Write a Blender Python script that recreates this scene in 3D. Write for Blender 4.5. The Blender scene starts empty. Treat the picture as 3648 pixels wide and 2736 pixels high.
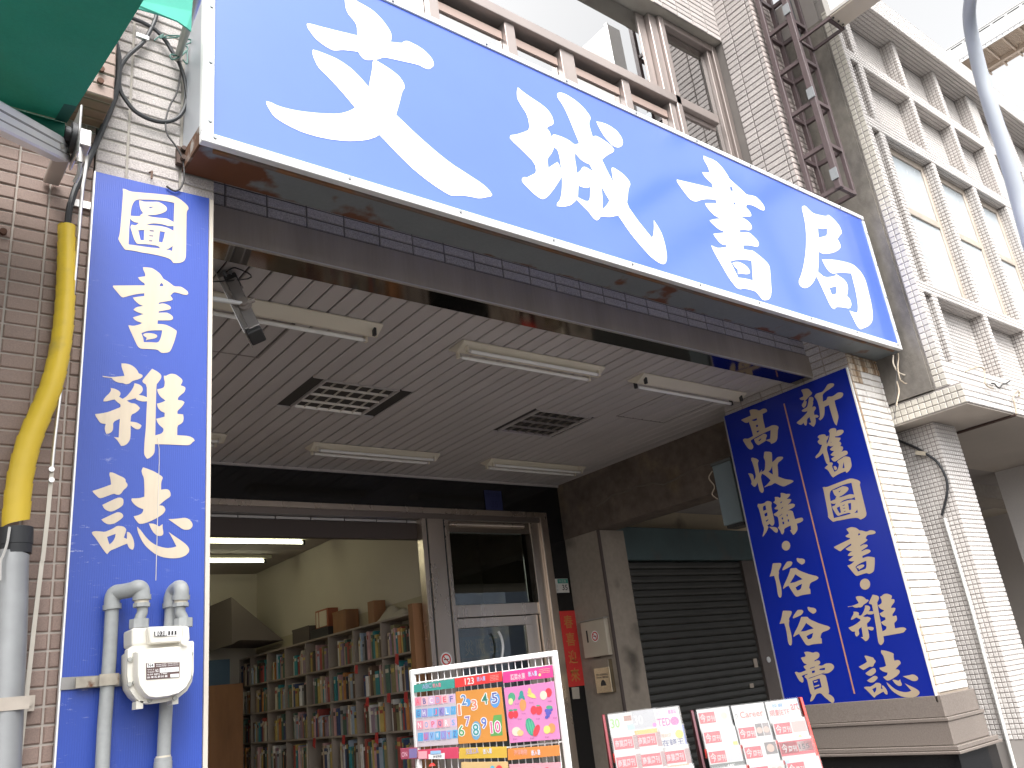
import bpy, math, random
from mathutils import Vector, Matrix
from mathutils.geometry import delaunay_2d_cdt

# ------------------------------------------------------------------ camera, sky, sun, exposure
S = bpy.context.scene
COL = S.collection
rnd = random.Random(7)
CAM = Vector((0.0, -3.0, 1.6))
YAW, PITCH, ROLL, FPX = 0.6983397, 0.35061287, -0.12109088, 2983.75
_f = Vector((math.sin(YAW)*math.cos(PITCH), math.cos(YAW)*math.cos(PITCH), math.sin(PITCH)))
_r = Vector((math.cos(YAW), -math.sin(YAW), 0)); _u = _r.cross(_f)
CR = _r*math.cos(ROLL) + _u*math.sin(ROLL)
CU = -_r*math.sin(ROLL) + _u*math.cos(ROLL)
cd = bpy.data.cameras.new('camera'); cam = bpy.data.objects.new('camera', cd); COL.objects.link(cam)
cam.matrix_world = Matrix(((CR.x, CU.x, -_f.x, CAM.x), (CR.y, CU.y, -_f.y, CAM.y), (CR.z, CU.z, -_f.z, CAM.z), (0, 0, 0, 1)))
cd.sensor_width = 36.0; cd.lens = FPX/3648*36.0; cd.clip_start = 0.05; cd.clip_end = 500
S.camera = cam

SUN_EL, SUN_AZ = math.radians(52), math.radians(205)      # azimuth from +Y, clockwise seen from above
w = bpy.data.worlds.new('World'); S.world = w; w.use_nodes = True
nt = w.node_tree; nt.nodes.clear()
sky = nt.nodes.new('ShaderNodeTexSky'); sky.sky_type = 'NISHITA'; sky.sun_disc = False
sky.sun_elevation = SUN_EL; sky.sun_rotation = SUN_AZ; sky.air_density = 1.0; sky.dust_density = 6.0; sky.ozone_density = 0.5
hs = nt.nodes.new('ShaderNodeHueSaturation'); hs.inputs['Saturation'].default_value = 0.05; hs.inputs['Value'].default_value = 1.0
bg = nt.nodes.new('ShaderNodeBackground'); bg.inputs['Strength'].default_value = 0.15
out = nt.nodes.new('ShaderNodeOutputWorld')
nt.links.new(sky.outputs[0], hs.inputs['Color']); nt.links.new(hs.outputs[0], bg.inputs[0]); nt.links.new(bg.outputs[0], out.inputs[0])
sl = bpy.data.lights.new('sun', 'SUN'); sl.energy = 0.7; sl.angle = math.radians(25); sl.color = (1.0, 0.95, 0.88)
so = bpy.data.objects.new('sun', sl); COL.objects.link(so)
sdir = Vector((math.sin(SUN_AZ)*math.cos(SUN_EL), math.cos(SUN_AZ)*math.cos(SUN_EL), math.sin(SUN_EL)))
so.rotation_euler = sdir.to_track_quat('Z', 'Y').to_euler(); so.location = (0, -20, 20)
S.view_settings.view_transform = 'Standard'; S.view_settings.look = 'None'; S.view_settings.exposure = 1.42
S.view_settings.gamma = 1.0; S.view_settings.use_curve_mapping = False
S.render.engine = 'CYCLES'; S.cycles.max_bounces = 8; S.cycles.diffuse_bounces = 5; S.cycles.use_denoising = True

# ------------------------------------------------------------------ helpers
def ray(u, v): return CR*((u-1824)/FPX) - CU*((v-1368)/FPX) + _f
def at(u, v, axis, val):
    """the point of a plane (axis 0/1/2 = val) that the photograph shows at pixel u, v"""
    d = ray(u, v); return CAM + d*((val-CAM[axis])/d[axis])
def crop(x0, y0, s): return lambda x, y: (x0+x/s, y0+y/s)

class MB:
    def __init__(s): s.v = []; s.f = []; s.m = []; s.cur = 0
    def add(s, vs, fs):
        o = len(s.v); s.v += [tuple(p) for p in vs]; s.f += [tuple(i+o for i in f) for f in fs]; s.m += [s.cur]*len(fs); return s
    def box(s, x0, x1, y0, y1, z0, z1):
        return s.add([(x, y, z) for z in (z0, z1) for y in (y0, y1) for x in (x0, x1)],
                     [(0,2,3,1), (4,5,7,6), (0,1,5,4), (2,6,7,3), (0,4,6,2), (1,3,7,5)])
    def obox(s, o, a, b, c):
        o, a, b, c = map(Vector, (o, a, b, c))
        return s.add([o, o+a, o+b, o+a+b, o+c, o+a+c, o+b+c, o+a+b+c],
                     [(0,2,3,1), (4,5,7,6), (0,1,5,4), (2,6,7,3), (0,4,6,2), (1,3,7,5)])
    def bar(s, p, q, w, h=None, up=(0, 0, 1)):
        p, q = Vector(p), Vector(q); h = h or w; d = (q-p).normalized(); up = Vector(up)
        if abs(d.dot(up)) > .98: up = Vector((0, 1, 0))
        a = d.cross(up).normalized(); b = a.cross(d).normalized()
        return s.obox(p-a*w/2-b*h/2, q-p, a*w, b*h)
    def poly(s, pts): return s.add(pts, [tuple(range(len(pts)))])
    def prism(s, pts, off):
        off = Vector(off); pts = [Vector(p) for p in pts]; n = len(pts)
        return s.add(pts+[p+off for p in pts], [tuple(range(n))[::-1], tuple(range(n, 2*n))]+[(i, (i+1) % n, n+(i+1) % n, n+i) for i in range(n)])
    def tube(s, pts, r, n=10, cap=True):
        pts = [Vector(p) for p in pts]; rr = r if isinstance(r, (list, tuple)) else [r]*len(pts)
        vs = []; fs = []; prev = None
        for i, p in enumerate(pts):
            d = (pts[min(i+1, len(pts)-1)]-pts[max(i-1, 0)]).normalized()
            if prev is None:
                a = d.cross(Vector((0, 0, 1)));
                if a.length < .1: a = d.cross(Vector((1, 0, 0)))
            else: a = prev-d*prev.dot(d)
            a.normalize(); prev = a; b = d.cross(a)
            vs += [p+(a*math.cos(t)+b*math.sin(t))*rr[i] for t in (2*math.pi*k/n for k in range(n))]
        for i in range(len(pts)-1):
            fs += [(i*n+k, i*n+(k+1) % n, (i+1)*n+(k+1) % n, (i+1)*n+k) for k in range(n)]
        if cap: fs += [tuple(range(n))[::-1], tuple(range((len(pts)-1)*n, len(pts)*n))]
        return s.add(vs, fs)
    def disc(s, c, u, v, ru, rv=None, n=16):
        c, u, v = Vector(c), Vector(u), Vector(v); rv = rv or ru
        return s.poly([c+u*ru*math.cos(2*math.pi*k/n)+v*rv*math.sin(2*math.pi*k/n) for k in range(n)])
    def build(s, name, mat=None, parent=None, smooth=False, bevel=0, seg=1):
        me = bpy.data.meshes.new(name); me.from_pydata(s.v, [], s.f)
        for m in (mat if isinstance(mat, (list, tuple)) else [mat]):
            if m: me.materials.append(m)
        if any(s.m): me.polygons.foreach_set('material_index', s.m)
        if smooth:
            me.polygons.foreach_set('use_smooth', [True]*len(me.polygons))
            try: me.set_sharp_from_angle(angle=math.radians(42))
            except Exception: pass
        me.update()
        o = bpy.data.objects.new(name, me); link(o, parent)
        if bevel:
            b = o.modifiers.new('bevel', 'BEVEL'); b.width = bevel; b.segments = seg; b.limit_method = 'ANGLE'; b.harden_normals = False
        return o
def link(o, parent=None):
    COL.objects.link(o)
    if parent is not None:
        o.parent = parent
        base = parent
        while base.parent is not None: base = base.parent
        if parent is base: o.matrix_parent_inverse = Matrix.Translation(parent.location).inverted()
    return o
def thing(name, label, cat, loc, group=None):
    o = bpy.data.objects.new(name, None); COL.objects.link(o); o.location = loc; o.empty_display_size = .1
    o['label'] = label; o['category'] = cat
    if group: o['group'] = group
    return o
def tag(o, label, cat, group=None):
    o['label'] = label; o['category'] = cat
    if group: o['group'] = group
    return o
def struct(o): o['kind'] = 'structure'; return o
def smoothpath(pts, n=6):
    pts = [Vector(p) for p in pts]; out = []
    for i in range(len(pts)-1):
        p0, p1, p2, p3 = pts[max(i-1, 0)], pts[i], pts[i+1], pts[min(i+2, len(pts)-1)]
        for k in range(n):
            t = k/n
            out.append(.5*((2*p1)+(p2-p0)*t+(2*p0-5*p1+4*p2-p3)*t*t+(3*p1-p0-3*p2+p3)*t**3))
    out.append(pts[-1]); return out

# ------------------------------------------------------------------ materials
def M(name, col, rough=.6, metal=0., spec=.5, var=0., vscale=6., var2=0., v2scale=60., bump=0., bscale=80., rand=0., col2=None, stretch=None, coat=0., mix=(.4, .65), aniso=False):
    m = bpy.data.materials.new(name); m.use_nodes = True; t = m.node_tree; N = t.nodes; L = t.links
    b = N['Principled BSDF']; b.inputs['Roughness'].default_value = rough; b.inputs['Metallic'].default_value = metal
    b.inputs['Specular IOR Level'].default_value = spec; b.inputs['Coat Weight'].default_value = coat; b.inputs['Coat Roughness'].default_value = .08
    b.inputs['Base Color'].default_value = (*col, 1)
    cur = None
    geo = N.new('ShaderNodeNewGeometry'); pos = geo.outputs['Position']
    if stretch:
        mp = N.new('ShaderNodeMapping'); mp.inputs['Scale'].default_value = stretch; L.new(pos, mp.inputs['Vector']); pos = mp.outputs[0]
    def noise(sc, det=5):
        n = N.new('ShaderNodeTexNoise'); n.inputs['Scale'].default_value = sc; n.inputs['Detail'].default_value = det; L.new(pos, n.inputs['Vector']); return n.outputs['Fac']
    rgb = N.new('ShaderNodeRGB'); rgb.outputs[0].default_value = (*col, 1); cur = rgb.outputs[0]
    if col2:
        mr = N.new('ShaderNodeMapRange'); mr.inputs[1].default_value = mix[0]; mr.inputs[2].default_value = mix[1]; L.new(noise(vscale, 6), mr.inputs[0])
        mx = N.new('ShaderNodeMix'); mx.data_type = 'RGBA'; L.new(mr.outputs[0], mx.inputs[0]); L.new(cur, mx.inputs[6]); mx.inputs[7].default_value = (*col2, 1); cur = mx.outputs[2]
    def scale(fac, lo, hi):
        nonlocal cur
        mr = N.new('ShaderNodeMapRange'); mr.inputs[1].default_value = .25; mr.inputs[2].default_value = .75; mr.inputs[3].default_value = lo; mr.inputs[4].default_value = hi; L.new(fac, mr.inputs[0])
        mu = N.new('ShaderNodeVectorMath'); mu.operation = 'SCALE'; L.new(cur, mu.inputs[0]); L.new(mr.outputs[0], mu.inputs['Scale']); cur = mu.outputs[0]
    if var: scale(noise(vscale*.7+.13), 1-var, 1+var)
    if var2: scale(noise(v2scale), 1-var2, 1+var2)
    if rand:
        oi = N.new('ShaderNodeObjectInfo'); mr = N.new('ShaderNodeMapRange'); mr.inputs[3].default_value = 1-rand; mr.inputs[4].default_value = 1+rand; L.new(oi.outputs['Random'], mr.inputs[0])
        mu = N.new('ShaderNodeVectorMath'); mu.operation = 'SCALE'; L.new(cur, mu.inputs[0]); L.new(mr.outputs[0], mu.inputs['Scale']); cur = mu.outputs[0]
    L.new(cur, b.inputs['Base Color'])
    if var or var2:
        mr = N.new('ShaderNodeMapRange'); mr.inputs[3].default_value = max(.03, rough*.8); mr.inputs[4].default_value = min(1, rough*1.25); L.new(noise(vscale*2.3), mr.inputs[0]); L.new(mr.outputs[0], b.inputs['Roughness'])
    if bump:
        bp = N.new('ShaderNodeBump'); bp.inputs['Strength'].default_value = bump; bp.inputs['Distance'].default_value = .004; L.new(noise(bscale, 6), bp.inputs['Height']); L.new(bp.outputs[0], b.inputs['Normal'])
    return m
def emis(name, col, strength):
    m = bpy.data.materials.new(name); m.use_nodes = True; b = m.node_tree.nodes['Principled BSDF']
    b.inputs['Base Color'].default_value = (.8, .8, .8, 1); b.inputs['Emission Color'].default_value = (*col, 1); b.inputs['Emission Strength'].default_value = strength; return m
def glass(name, tint, refl_rough=.02, alpha=.35):
    m = bpy.data.materials.new(name); m.use_nodes = True; t = m.node_tree; N = t.nodes; L = t.links; N.clear()
    o = N.new('ShaderNodeOutputMaterial'); mx = N.new('ShaderNodeMixShader'); tr = N.new('ShaderNodeBsdfTransparent'); gl = N.new('ShaderNodeBsdfGlossy'); fr = N.new('ShaderNodeFresnel')
    tr.inputs[0].default_value = (*tint, 1); gl.inputs['Roughness'].default_value = refl_rough; fr.inputs['IOR'].default_value = 1.5
    ad = N.new('ShaderNodeMath'); ad.operation = 'ADD'; ad.use_clamp = True; ad.inputs[1].default_value = alpha; L.new(fr.outputs[0], ad.inputs[0])
    L.new(ad.outputs[0], mx.inputs[0]); L.new(tr.outputs[0], mx.inputs[1]); L.new(gl.outputs[0], mx.inputs[2]); L.new(mx.outputs[0], o.inputs[0]); return m

def blue_panel(name, col, rough, scratch=0., ribs=0., spec=.5):
    """printed plastic sign face: colour with optional worn-off scratches and fine vertical ribs"""
    m = M(name, col, rough=rough, spec=spec, var=.05, vscale=2.5); t = m.node_tree; N = t.nodes; L = t.links; b = N['Principled BSDF']
    base = b.inputs['Base Color'].links[0].from_socket; geo = N.new('ShaderNodeNewGeometry')
    if scratch:
        mp = N.new('ShaderNodeMapping'); mp.inputs['Scale'].default_value = (14, 14, 60); L.new(geo.outputs['Position'], mp.inputs['Vector'])
        n1 = N.new('ShaderNodeTexNoise'); n1.inputs['Scale'].default_value = 1.2; n1.inputs['Detail'].default_value = 9; n1.inputs['Roughness'].default_value = .8; L.new(mp.outputs[0], n1.inputs['Vector'])
        n2 = N.new('ShaderNodeTexNoise'); n2.inputs['Scale'].default_value = 4.; n2.inputs['Detail'].default_value = 3; L.new(geo.outputs['Position'], n2.inputs['Vector'])
        r1 = N.new('ShaderNodeMapRange'); r1.inputs[1].default_value = .60; r1.inputs[2].default_value = .68; L.new(n1.outputs['Fac'], r1.inputs[0])
        r2 = N.new('ShaderNodeMapRange'); r2.inputs[1].default_value = .48; r2.inputs[2].default_value = .66; r2.inputs[4].default_value = scratch; L.new(n2.outputs['Fac'], r2.inputs[0])
        mu = N.new('ShaderNodeMath'); mu.operation = 'MULTIPLY'; L.new(r1.outputs[0], mu.inputs[0]); L.new(r2.outputs[0], mu.inputs[1])
        mx = N.new('ShaderNodeMix'); mx.data_type = 'RGBA'; L.new(mu.outputs[0], mx.inputs[0]); L.new(base, mx.inputs[6]); mx.inputs[7].default_value = (.5, .52, .62, 1)
        L.new(mx.outputs[2], b.inputs['Base Color'])
    if ribs:
        wv = N.new('ShaderNodeTexWave'); wv.inputs['Scale'].default_value = 45; wv.bands_direction = 'X'; L.new(geo.outputs['Position'], wv.inputs['Vector'])
        bp = N.new('ShaderNodeBump'); bp.inputs['Strength'].default_value = ribs; bp.inputs['Distance'].default_value = .001; L.new(wv.outputs['Fac'], bp.inputs['Height']); L.new(bp.outputs[0], b.inputs['Normal'])
    return m

GRANITE = M('granite tile', (.40, .365, .35), rough=.75, var=.07, vscale=5, var2=.38, v2scale=170, bump=.5, bscale=140, rand=.07)
MORTAR = M('grey mortar', (.33, .305, .27), rough=.95, var=.12, vscale=8, bump=.4, bscale=120)
DARKMORTAR = M('dark mortar', (.14, .125, .115), rough=.95, var=.12, vscale=8)
BROWN = M('brown glazed tile', (.25, .175, .145), rough=.55, var=.07, vscale=6, var2=.16, v2scale=220, bump=.15, bscale=90, rand=.06)
PALEMORTAR = M('pale mortar', (.42, .37, .33), rough=.95, var=.1)
WHITETILE = M('white glazed tile', (.70, .67, .64), rough=.22, var=.10, vscale=9, var2=.06, v2scale=60, bump=.35, bscale=45, rand=.06, col2=(.36, .33, .30), mix=(.58, .8))
RUSTYTILE = M('rust streaked white tile', (.66, .58, .48), rough=.3, var=.12, vscale=9, bump=.3, bscale=45, rand=.05, col2=(.26, .15, .07), mix=(.40, .62), stretch=(3, 3, .25))
TILEJOINT = M('dirty tile joint', (.30, .25, .20), rough=.9, var=.2)
MOSAIC = M('white mosaic tile', (.62, .585, .56), rough=.3, var=.06, vscale=3, var2=.05, bump=.12, bscale=30, rand=.05)
MOSAICJ = M('mosaic joint', (.33, .30, .28), rough=.9, var=.1)
CONC = M('weathered concrete', (.20, .18, .155), rough=.95, var=.28, vscale=2.2, var2=.2, v2scale=18, bump=.9, bscale=35, col2=(.10, .09, .085), mix=(.45, .72), stretch=(1, 1, .6))
CONCP = M('pale concrete', (.34, .30, .26), rough=.9, var=.15, vscale=2.5, var2=.1, v2scale=20, bump=.4, bscale=40)
CONCS = M('stained concrete', (.30, .255, .21), rough=.9, var=.15, vscale=2.5, var2=.1, v2scale=20, bump=.4, bscale=40, col2=(.10, .085, .07), mix=(.60, .74))
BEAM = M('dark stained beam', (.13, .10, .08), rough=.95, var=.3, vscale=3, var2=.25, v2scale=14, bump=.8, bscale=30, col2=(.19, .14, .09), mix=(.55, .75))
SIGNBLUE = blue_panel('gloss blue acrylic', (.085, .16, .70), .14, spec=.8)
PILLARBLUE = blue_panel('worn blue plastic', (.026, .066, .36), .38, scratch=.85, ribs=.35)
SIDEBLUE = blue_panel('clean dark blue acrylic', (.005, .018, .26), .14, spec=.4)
LETWHITE = M('white vinyl', (.86, .86, .87), rough=.35)
LETCREAM = M('cream vinyl', (.56, .47, .36), rough=.5, var=.05, vscale=20, var2=.05, stretch=(1, 1, .2))
LETTAN = M('tan vinyl', (.42, .33, .23), rough=.45, var=.04)
ALU = M('white aluminium trim', (.80, .80, .80), rough=.3, metal=.15, var=.05, vscale=5)
ALUGREY = M('brushed aluminium', (.62, .60, .58), rough=.32, metal=.85, var=.06, vscale=9)
GALV = M('galvanised sheet', (.30, .315, .33), rough=.42, metal=.6, var=.12, vscale=6, var2=.06, v2scale=50)
def rusty(name, col, lo=.60, hi=.68, ramp=None):
    m = M(name, col, rough=.5, metal=.3, var=.10, vscale=3, var2=.05); t = m.node_tree; N = t.nodes; L = t.links; b = N['Principled BSDF']
    base = b.inputs['Base Color'].links[0].from_socket; geo = N.new('ShaderNodeNewGeometry')
    sep = N.new('ShaderNodeSeparateXYZ'); L.new(geo.outputs['Position'], sep.inputs[0])
    n = N.new('ShaderNodeTexNoise'); n.inputs['Scale'].default_value = 5; n.inputs['Detail'].default_value = 8; L.new(geo.outputs['Position'], n.inputs['Vector'])
    add = N.new('ShaderNodeMath'); add.operation = 'ADD'; L.new(n.outputs['Fac'], add.inputs[0])
    # rust gathers at the corroded end (x below 1.25) and along the front and back edges
    cx = N.new('ShaderNodeMapRange'); cx.inputs[1].default_value = 1.22; cx.inputs[2].default_value = .93; cx.inputs[3].default_value = 0; cx.inputs[4].default_value = .26; L.new(sep.outputs[0], cx.inputs[0])
    e1 = N.new('ShaderNodeMath'); e1.operation = 'ADD'; e1.inputs[1].default_value = .125; L.new(sep.outputs[1], e1.inputs[0])
    e2 = N.new('ShaderNodeMath'); e2.operation = 'ABSOLUTE'; L.new(e1.outputs[0], e2.inputs[0])
    e3 = N.new('ShaderNodeMapRange'); e3.inputs[1].default_value = .075; e3.inputs[2].default_value = .125; e3.inputs[3].default_value = 0; e3.inputs[4].default_value = .13; L.new(e2.outputs[0], e3.inputs[0])
    s2 = N.new('ShaderNodeMath'); s2.operation = 'ADD'; L.new(cx.outputs[0], s2.inputs[0]); L.new(e3.outputs[0], s2.inputs[1]); L.new(s2.outputs[0], add.inputs[1])
    mr = N.new('ShaderNodeMapRange'); mr.inputs[1].default_value = lo; mr.inputs[2].default_value = hi; L.new(add.outputs[0], mr.inputs[0])
    mx = N.new('ShaderNodeMix'); mx.data_type = 'RGBA'; L.new(mr.outputs[0], mx.inputs[0]); L.new(base, mx.inputs[6]); mx.inputs[7].default_value = (.135, .045, .018, 1)
    L.new(mx.outputs[2], b.inputs['Base Color'])
    inv = N.new('ShaderNodeMapRange'); inv.inputs[3].default_value = .3; inv.inputs[4].default_value = 0; L.new(mr.outputs[0], inv.inputs[0]); L.new(inv.outputs[0], b.inputs['Metallic']); return m
RUSTGALV = rusty('rusting galvanised sheet', (.21, .235, .25))
STAINLESS = M('dull stainless steel', (.34, .285, .23), rough=.5, metal=.35, var=.22, vscale=3, var2=.05, stretch=(1.6, 1, .12), bump=.05)
MIRROR = M('polished stainless steel', (.34, .31, .28), rough=.07, metal=1.0, var=.05, vscale=3)
DOORSTEEL = M('brushed stainless door steel', (.58, .50, .43), rough=.28, metal=.9, var=.07, vscale=2.2, stretch=(1.5, 1.5, .5))
BLACKGRAN = M('polished black granite', (.012, .012, .013), rough=.10, var2=.3, v2scale=150)
SLAT = M('white ceiling strip', (.54, .50, .485), rough=.45, var=.06, vscale=1.6, rand=.035)
CEILBACK = M('dark ceiling void', (.05, .045, .04), rough=.9)
CREAM = M('aged cream enamel', (.72, .66, .54), rough=.4, var=.06, vscale=4, col2=(.38, .24, .12), mix=(.70, .80))
TUBE = M('unlit fluorescent tube', (.88, .87, .84), rough=.2)
LOUVRE = M('mirror louvre', (.92, .86, .78), rough=.25, metal=.35)  # pale colour carries the daylight these blades reflect
DARKMETAL = M('dark metal', (.05, .05, .052), rough=.45, metal=.4)
BLACKRUB = M('black rubber', (.022, .023, .026), rough=.5)
YELLOW = M('yellow spiral wrap', (.72, .50, .035), rough=.42, var=.08, vscale=7, col2=(.45, .32, .06), mix=(.6, .8))
GASPIPE = M('grey painted pipe', (.30, .31, .31), rough=.45, var=.08, vscale=14, var2=.07)
BRASSY = M('tape wrapped joint', (.62, .56, .46), rough=.6, var=.1, vscale=30)
METERW = M('off white meter enamel', (.72, .69, .62), rough=.35, var=.05, vscale=10, col2=(.5, .45, .38), mix=(.66, .8))
GREENCAN = M('green awning canvas', (.014, .30, .205), rough=.75, var=.10, vscale=3, var2=.06, v2scale=90, bump=.2, bscale=200)
GREENCAN.node_tree.nodes['Principled BSDF'].inputs['Transmission Weight'].default_value = 0
GREENLIT = M('skylit green canvas flap', (.10, .50, .38), rough=.7, var=.06, vscale=8)  # same canvas, skylight painted in as a paler green
BRONZE = M('bronze anodised frame', (.36, .31, .29), rough=.35, metal=.5, var=.05)
TRUSS = M('brown painted steel', (.085, .058, .060), rough=.5, var=.12, vscale=9)
WINGLASS = glass('window glass', (.30, .37, .36), .01, .62)
CLEARGLASS = glass('door glass', (.55, .58, .52), .01, .06)
FROST = M('frosted glass', (.46, .50, .53), rough=.25, var=.04)
WHITEPAINT = M('white paint', (.80, .80, .79), rough=.4, var=.04)
WALLIN = M('interior wall paint', (.52, .47, .38), rough=.8, var=.06, vscale=1.3)
WOOD = M('brown wood board', (.26, .12, .05), rough=.6, var=.2, vscale=5, stretch=(3, 3, .5))
SHELFW = M('grey shelf board', (.30, .25, .21), rough=.6, var=.1)
TEAL = M('faded teal painted steel', (.075, .115, .12), rough=.5, var=.16, vscale=3, col2=(.12, .11, .10), mix=(.55, .8))
SHUT = M('dark shutter steel', (.060, .060, .056), rough=.5, metal=.1, var=.12, vscale=4)
BOXGREY = M('blue grey steel', (.20, .25, .27), rough=.45, var=.08, vscale=6)
REDP = M('red paper', (.60, .035, .03), rough=.7, var=.05)
GOLD = M('gold print', (.55, .36, .10), rough=.45)
REDSTEEL = M('red painted steel', (.50, .035, .025), rough=.4, var=.06)
BLACKP = M('black print', (.02, .02, .022), rough=.5)
WHITEP = M('white print', (.84, .83, .82), rough=.4)
def flat(name, c, rough=.35): return M(name, c, rough=rough)
POST = M('grey lamp post paint', (.42, .45, .50), rough=.4, var=.06, vscale=4)
ASPHALT = M('asphalt', (.055, .055, .057), rough=.9, var=.15, vscale=1, var2=.2, v2scale=80, bump=.6, bscale=120)
PAVE = M('pavement concrete', (.075, .066, .060), rough=.85, var=.12, vscale=1.5, var2=.08)
FAR = M('distant painted concrete', (.52, .50, .50), rough=.8, var=.08, vscale=.6)

# ------------------------------------------------------------------ tiles and text
_tm = {}
def tile_mesh(w, h, d, mat, name='tile'):
    k = (round(w, 4), round(h, 4), round(d, 4), mat.name)
    if k not in _tm:
        b = min(.004, w*.2, h*.2)
        vs = [(-w/2, -h/2, -d), (w/2, -h/2, -d), (w/2, h/2, -d), (-w/2, h/2, -d), (-w/2, -h/2, -b*.8), (w/2, -h/2, -b*.8), (w/2, h/2, -b*.8), (-w/2, h/2, -b*.8),
              (-w/2+b, -h/2+b, 0), (w/2-b, -h/2+b, 0), (w/2-b, h/2-b, 0), (-w/2+b, h/2-b, 0)]
        fs = [(8, 9, 10, 11)]+[(a, (a+1) % 4, 4+(a+1) % 4, 4+a) for a in range(4)]+[(4+a, 4+(a+1) % 4, 8+(a+1) % 4, 8+a) for a in range(4)]
        me = bpy.data.meshes.new(name); me.from_pydata(vs, [], fs); me.materials.append(mat); _tm[k] = me
    return _tm[k]
def tile_wall(parent, o, u, v, u0, u1, v0, v1, pu, pv, gap, mat, pu_phase=0., pv_phase=0., d=.012, jit=.0012, skip=None, name='tile', matf=None):
    """tiles as single objects: plane through o with axes u, v; the front face is the side u x v points to"""
    o, u, v = Vector(o), Vector(u), Vector(v); n = u.cross(v); base = Matrix((u, v, n)).transposed().to_4x4(); cnt = 0
    i = math.floor((u0-pu_phase)/pu)
    while pu_phase+i*pu < u1-1e-4:
        a, b = max(u0, pu_phase+i*pu+gap/2), min(u1, pu_phase+(i+1)*pu-gap/2); i += 1
        if b-a < .012: continue
        j = math.floor((v0-pv_phase)/pv)
        while pv_phase+j*pv < v1-1e-4:
            c, e = max(v0, pv_phase+j*pv+gap/2), min(v1, pv_phase+(j+1)*pv-gap/2); j += 1
            if e-c < .012: continue
            if skip and skip((a+b)/2, (c+e)/2): continue
            mm = matf((a+b)/2, (c+e)/2) if matf else mat
            ob = bpy.data.objects.new(name, tile_mesh(b-a, e-c, d, mm, name))
            link(ob, parent); ob.matrix_basis = Matrix.Translation(o+u*(a+b)/2+v*(c+e)/2+n*rnd.uniform(-jit, jit)) @ base; cnt += 1
    return cnt
def tiles_mb(mb, o, u, v, u0, u1, v0, v1, p, gap, phase_u=0., phase_v=0., d=.006):
    """small mosaic tiles joined into one mesh"""
    o, u, v = Vector(o), Vector(u), Vector(v); n = u.cross(v); vs = []; fs = []; b = .003
    i0, i1 = math.floor((u0-phase_u)/p), math.ceil((u1-phase_u)/p); j0, j1 = math.floor((v0-phase_v)/p), math.ceil((v1-phase_v)/p)
    for i in range(i0, i1):
        a, e = max(u0, phase_u+i*p+gap/2), min(u1, phase_u+(i+1)*p-gap/2)
        if e-a < .008: continue
        for j in range(j0, j1):
            c, g = max(v0, phase_v+j*p+gap/2), min(v1, phase_v+(j+1)*p-gap/2)
            if g-c < .008: continue
            k = len(vs); off = rnd.uniform(0, .0012)
            P = lambda x, y, z: o+u*x+v*y+n*(z+off)
            vs += [P(a, c, -d), P(e, c, -d), P(e, g, -d), P(a, g, -d), P(a+b, c+b, 0), P(e-b, c+b, 0), P(e-b, g-b, 0), P(a+b, g-b, 0)]
            fs += [(k+4, k+5, k+6, k+7), (k, k+1, k+5, k+4), (k+1, k+2, k+6, k+5), (k+2, k+3, k+7, k+6), (k+3, k, k+4, k+7)]
    mb.add(vs, fs)
_txt = {}
def text_geo(s):
    if s not in _txt:
        cu = bpy.data.curves.new('lettering', 'FONT'); cu.body = s; cu.size = 1; cu.resolution_u = 2; cu.offset = .012
        ob = bpy.data.objects.new('lettering', cu); COL.objects.link(ob); bpy.context.view_layer.update()
        me = bpy.data.meshes.new_from_object(ob.evaluated_get(bpy.context.evaluated_depsgraph_get()))
        vs = [v.co.copy() for v in me.vertices]; fs = [tuple(p.vertices) for p in me.polygons]
        bpy.data.objects.remove(ob); bpy.data.curves.remove(cu); bpy.data.meshes.remove(me)
        if vs:
            x0, x1 = min(v.x for v in vs), max(v.x for v in vs); y0, y1 = min(v.y for v in vs), max(v.y for v in vs)
            vs = [((v.x-x0)/(x1-x0 or 1), (v.y-y0)/(y1-y0 or 1)) for v in vs]
        _txt[s] = (vs, fs)
    return _txt[s]
def text(mb, s, o, u, v, w, h, n=.0):
    """lettering of size w x h with its lower left corner at o"""
    vs, fs = text_geo(s); o, u, v = Vector(o), Vector(u), Vector(v); nn = u.cross(v)*n
    mb.add([o+u*(a*w)+v*(b*h)+nn for a, b in vs], fs)

# ------------------------------------------------------------------ lettering outlines, traced from the photograph: crop origin, scale, outer outlines, holes
GL = {}
GL['wen'] = (900, 0, 2.212, ['722,-60 725,0 735,75 760,120 800,165 822,205 825,280 700,250 560,215 440,182 425,190 435,225 490,300 550,350 625,395 660,398 710,393 780,400 833,408 850,440 875,465 910,475 985,468 1015,458 1025,448 1150,475 1310,510 1350,535 1385,545 1410,535 1430,515 1420,470 1380,420 1320,370 1230,325 1205,322 1185,330 1180,340 1088,330 1095,295 1090,255 1060,205 1010,140 940,75 880,40 808,0 780,-40', '948,480 943,510 945,530 915,685 850,610 780,540 710,490 640,450 480,388 470,400 475,440 500,500 530,545 580,590 650,665 730,755 808,850 770,870 720,888 660,897 580,895 480,888 370,875 270,855 190,830 150,808 108,797 107,815 130,860 165,915 220,955 300,1000 400,1045 520,1080 640,1102 750,1112 850,1108 910,1100 965,1082 998,1062 1050,1115 1120,1190 1200,1270 1280,1345 1360,1410 1450,1475 1530,1525 1570,1543 1640,1538 1720,1550 1790,1565 1850,1552 1878,1548 1888,1535 1860,1490 1800,1440 1700,1375 1560,1285 1430,1180 1300,1065 1210,980 1130,903 1155,820 1175,735 1185,712 1200,690 1190,650 1150,595 1080,540 985,482 965,472'], [], [])
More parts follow.
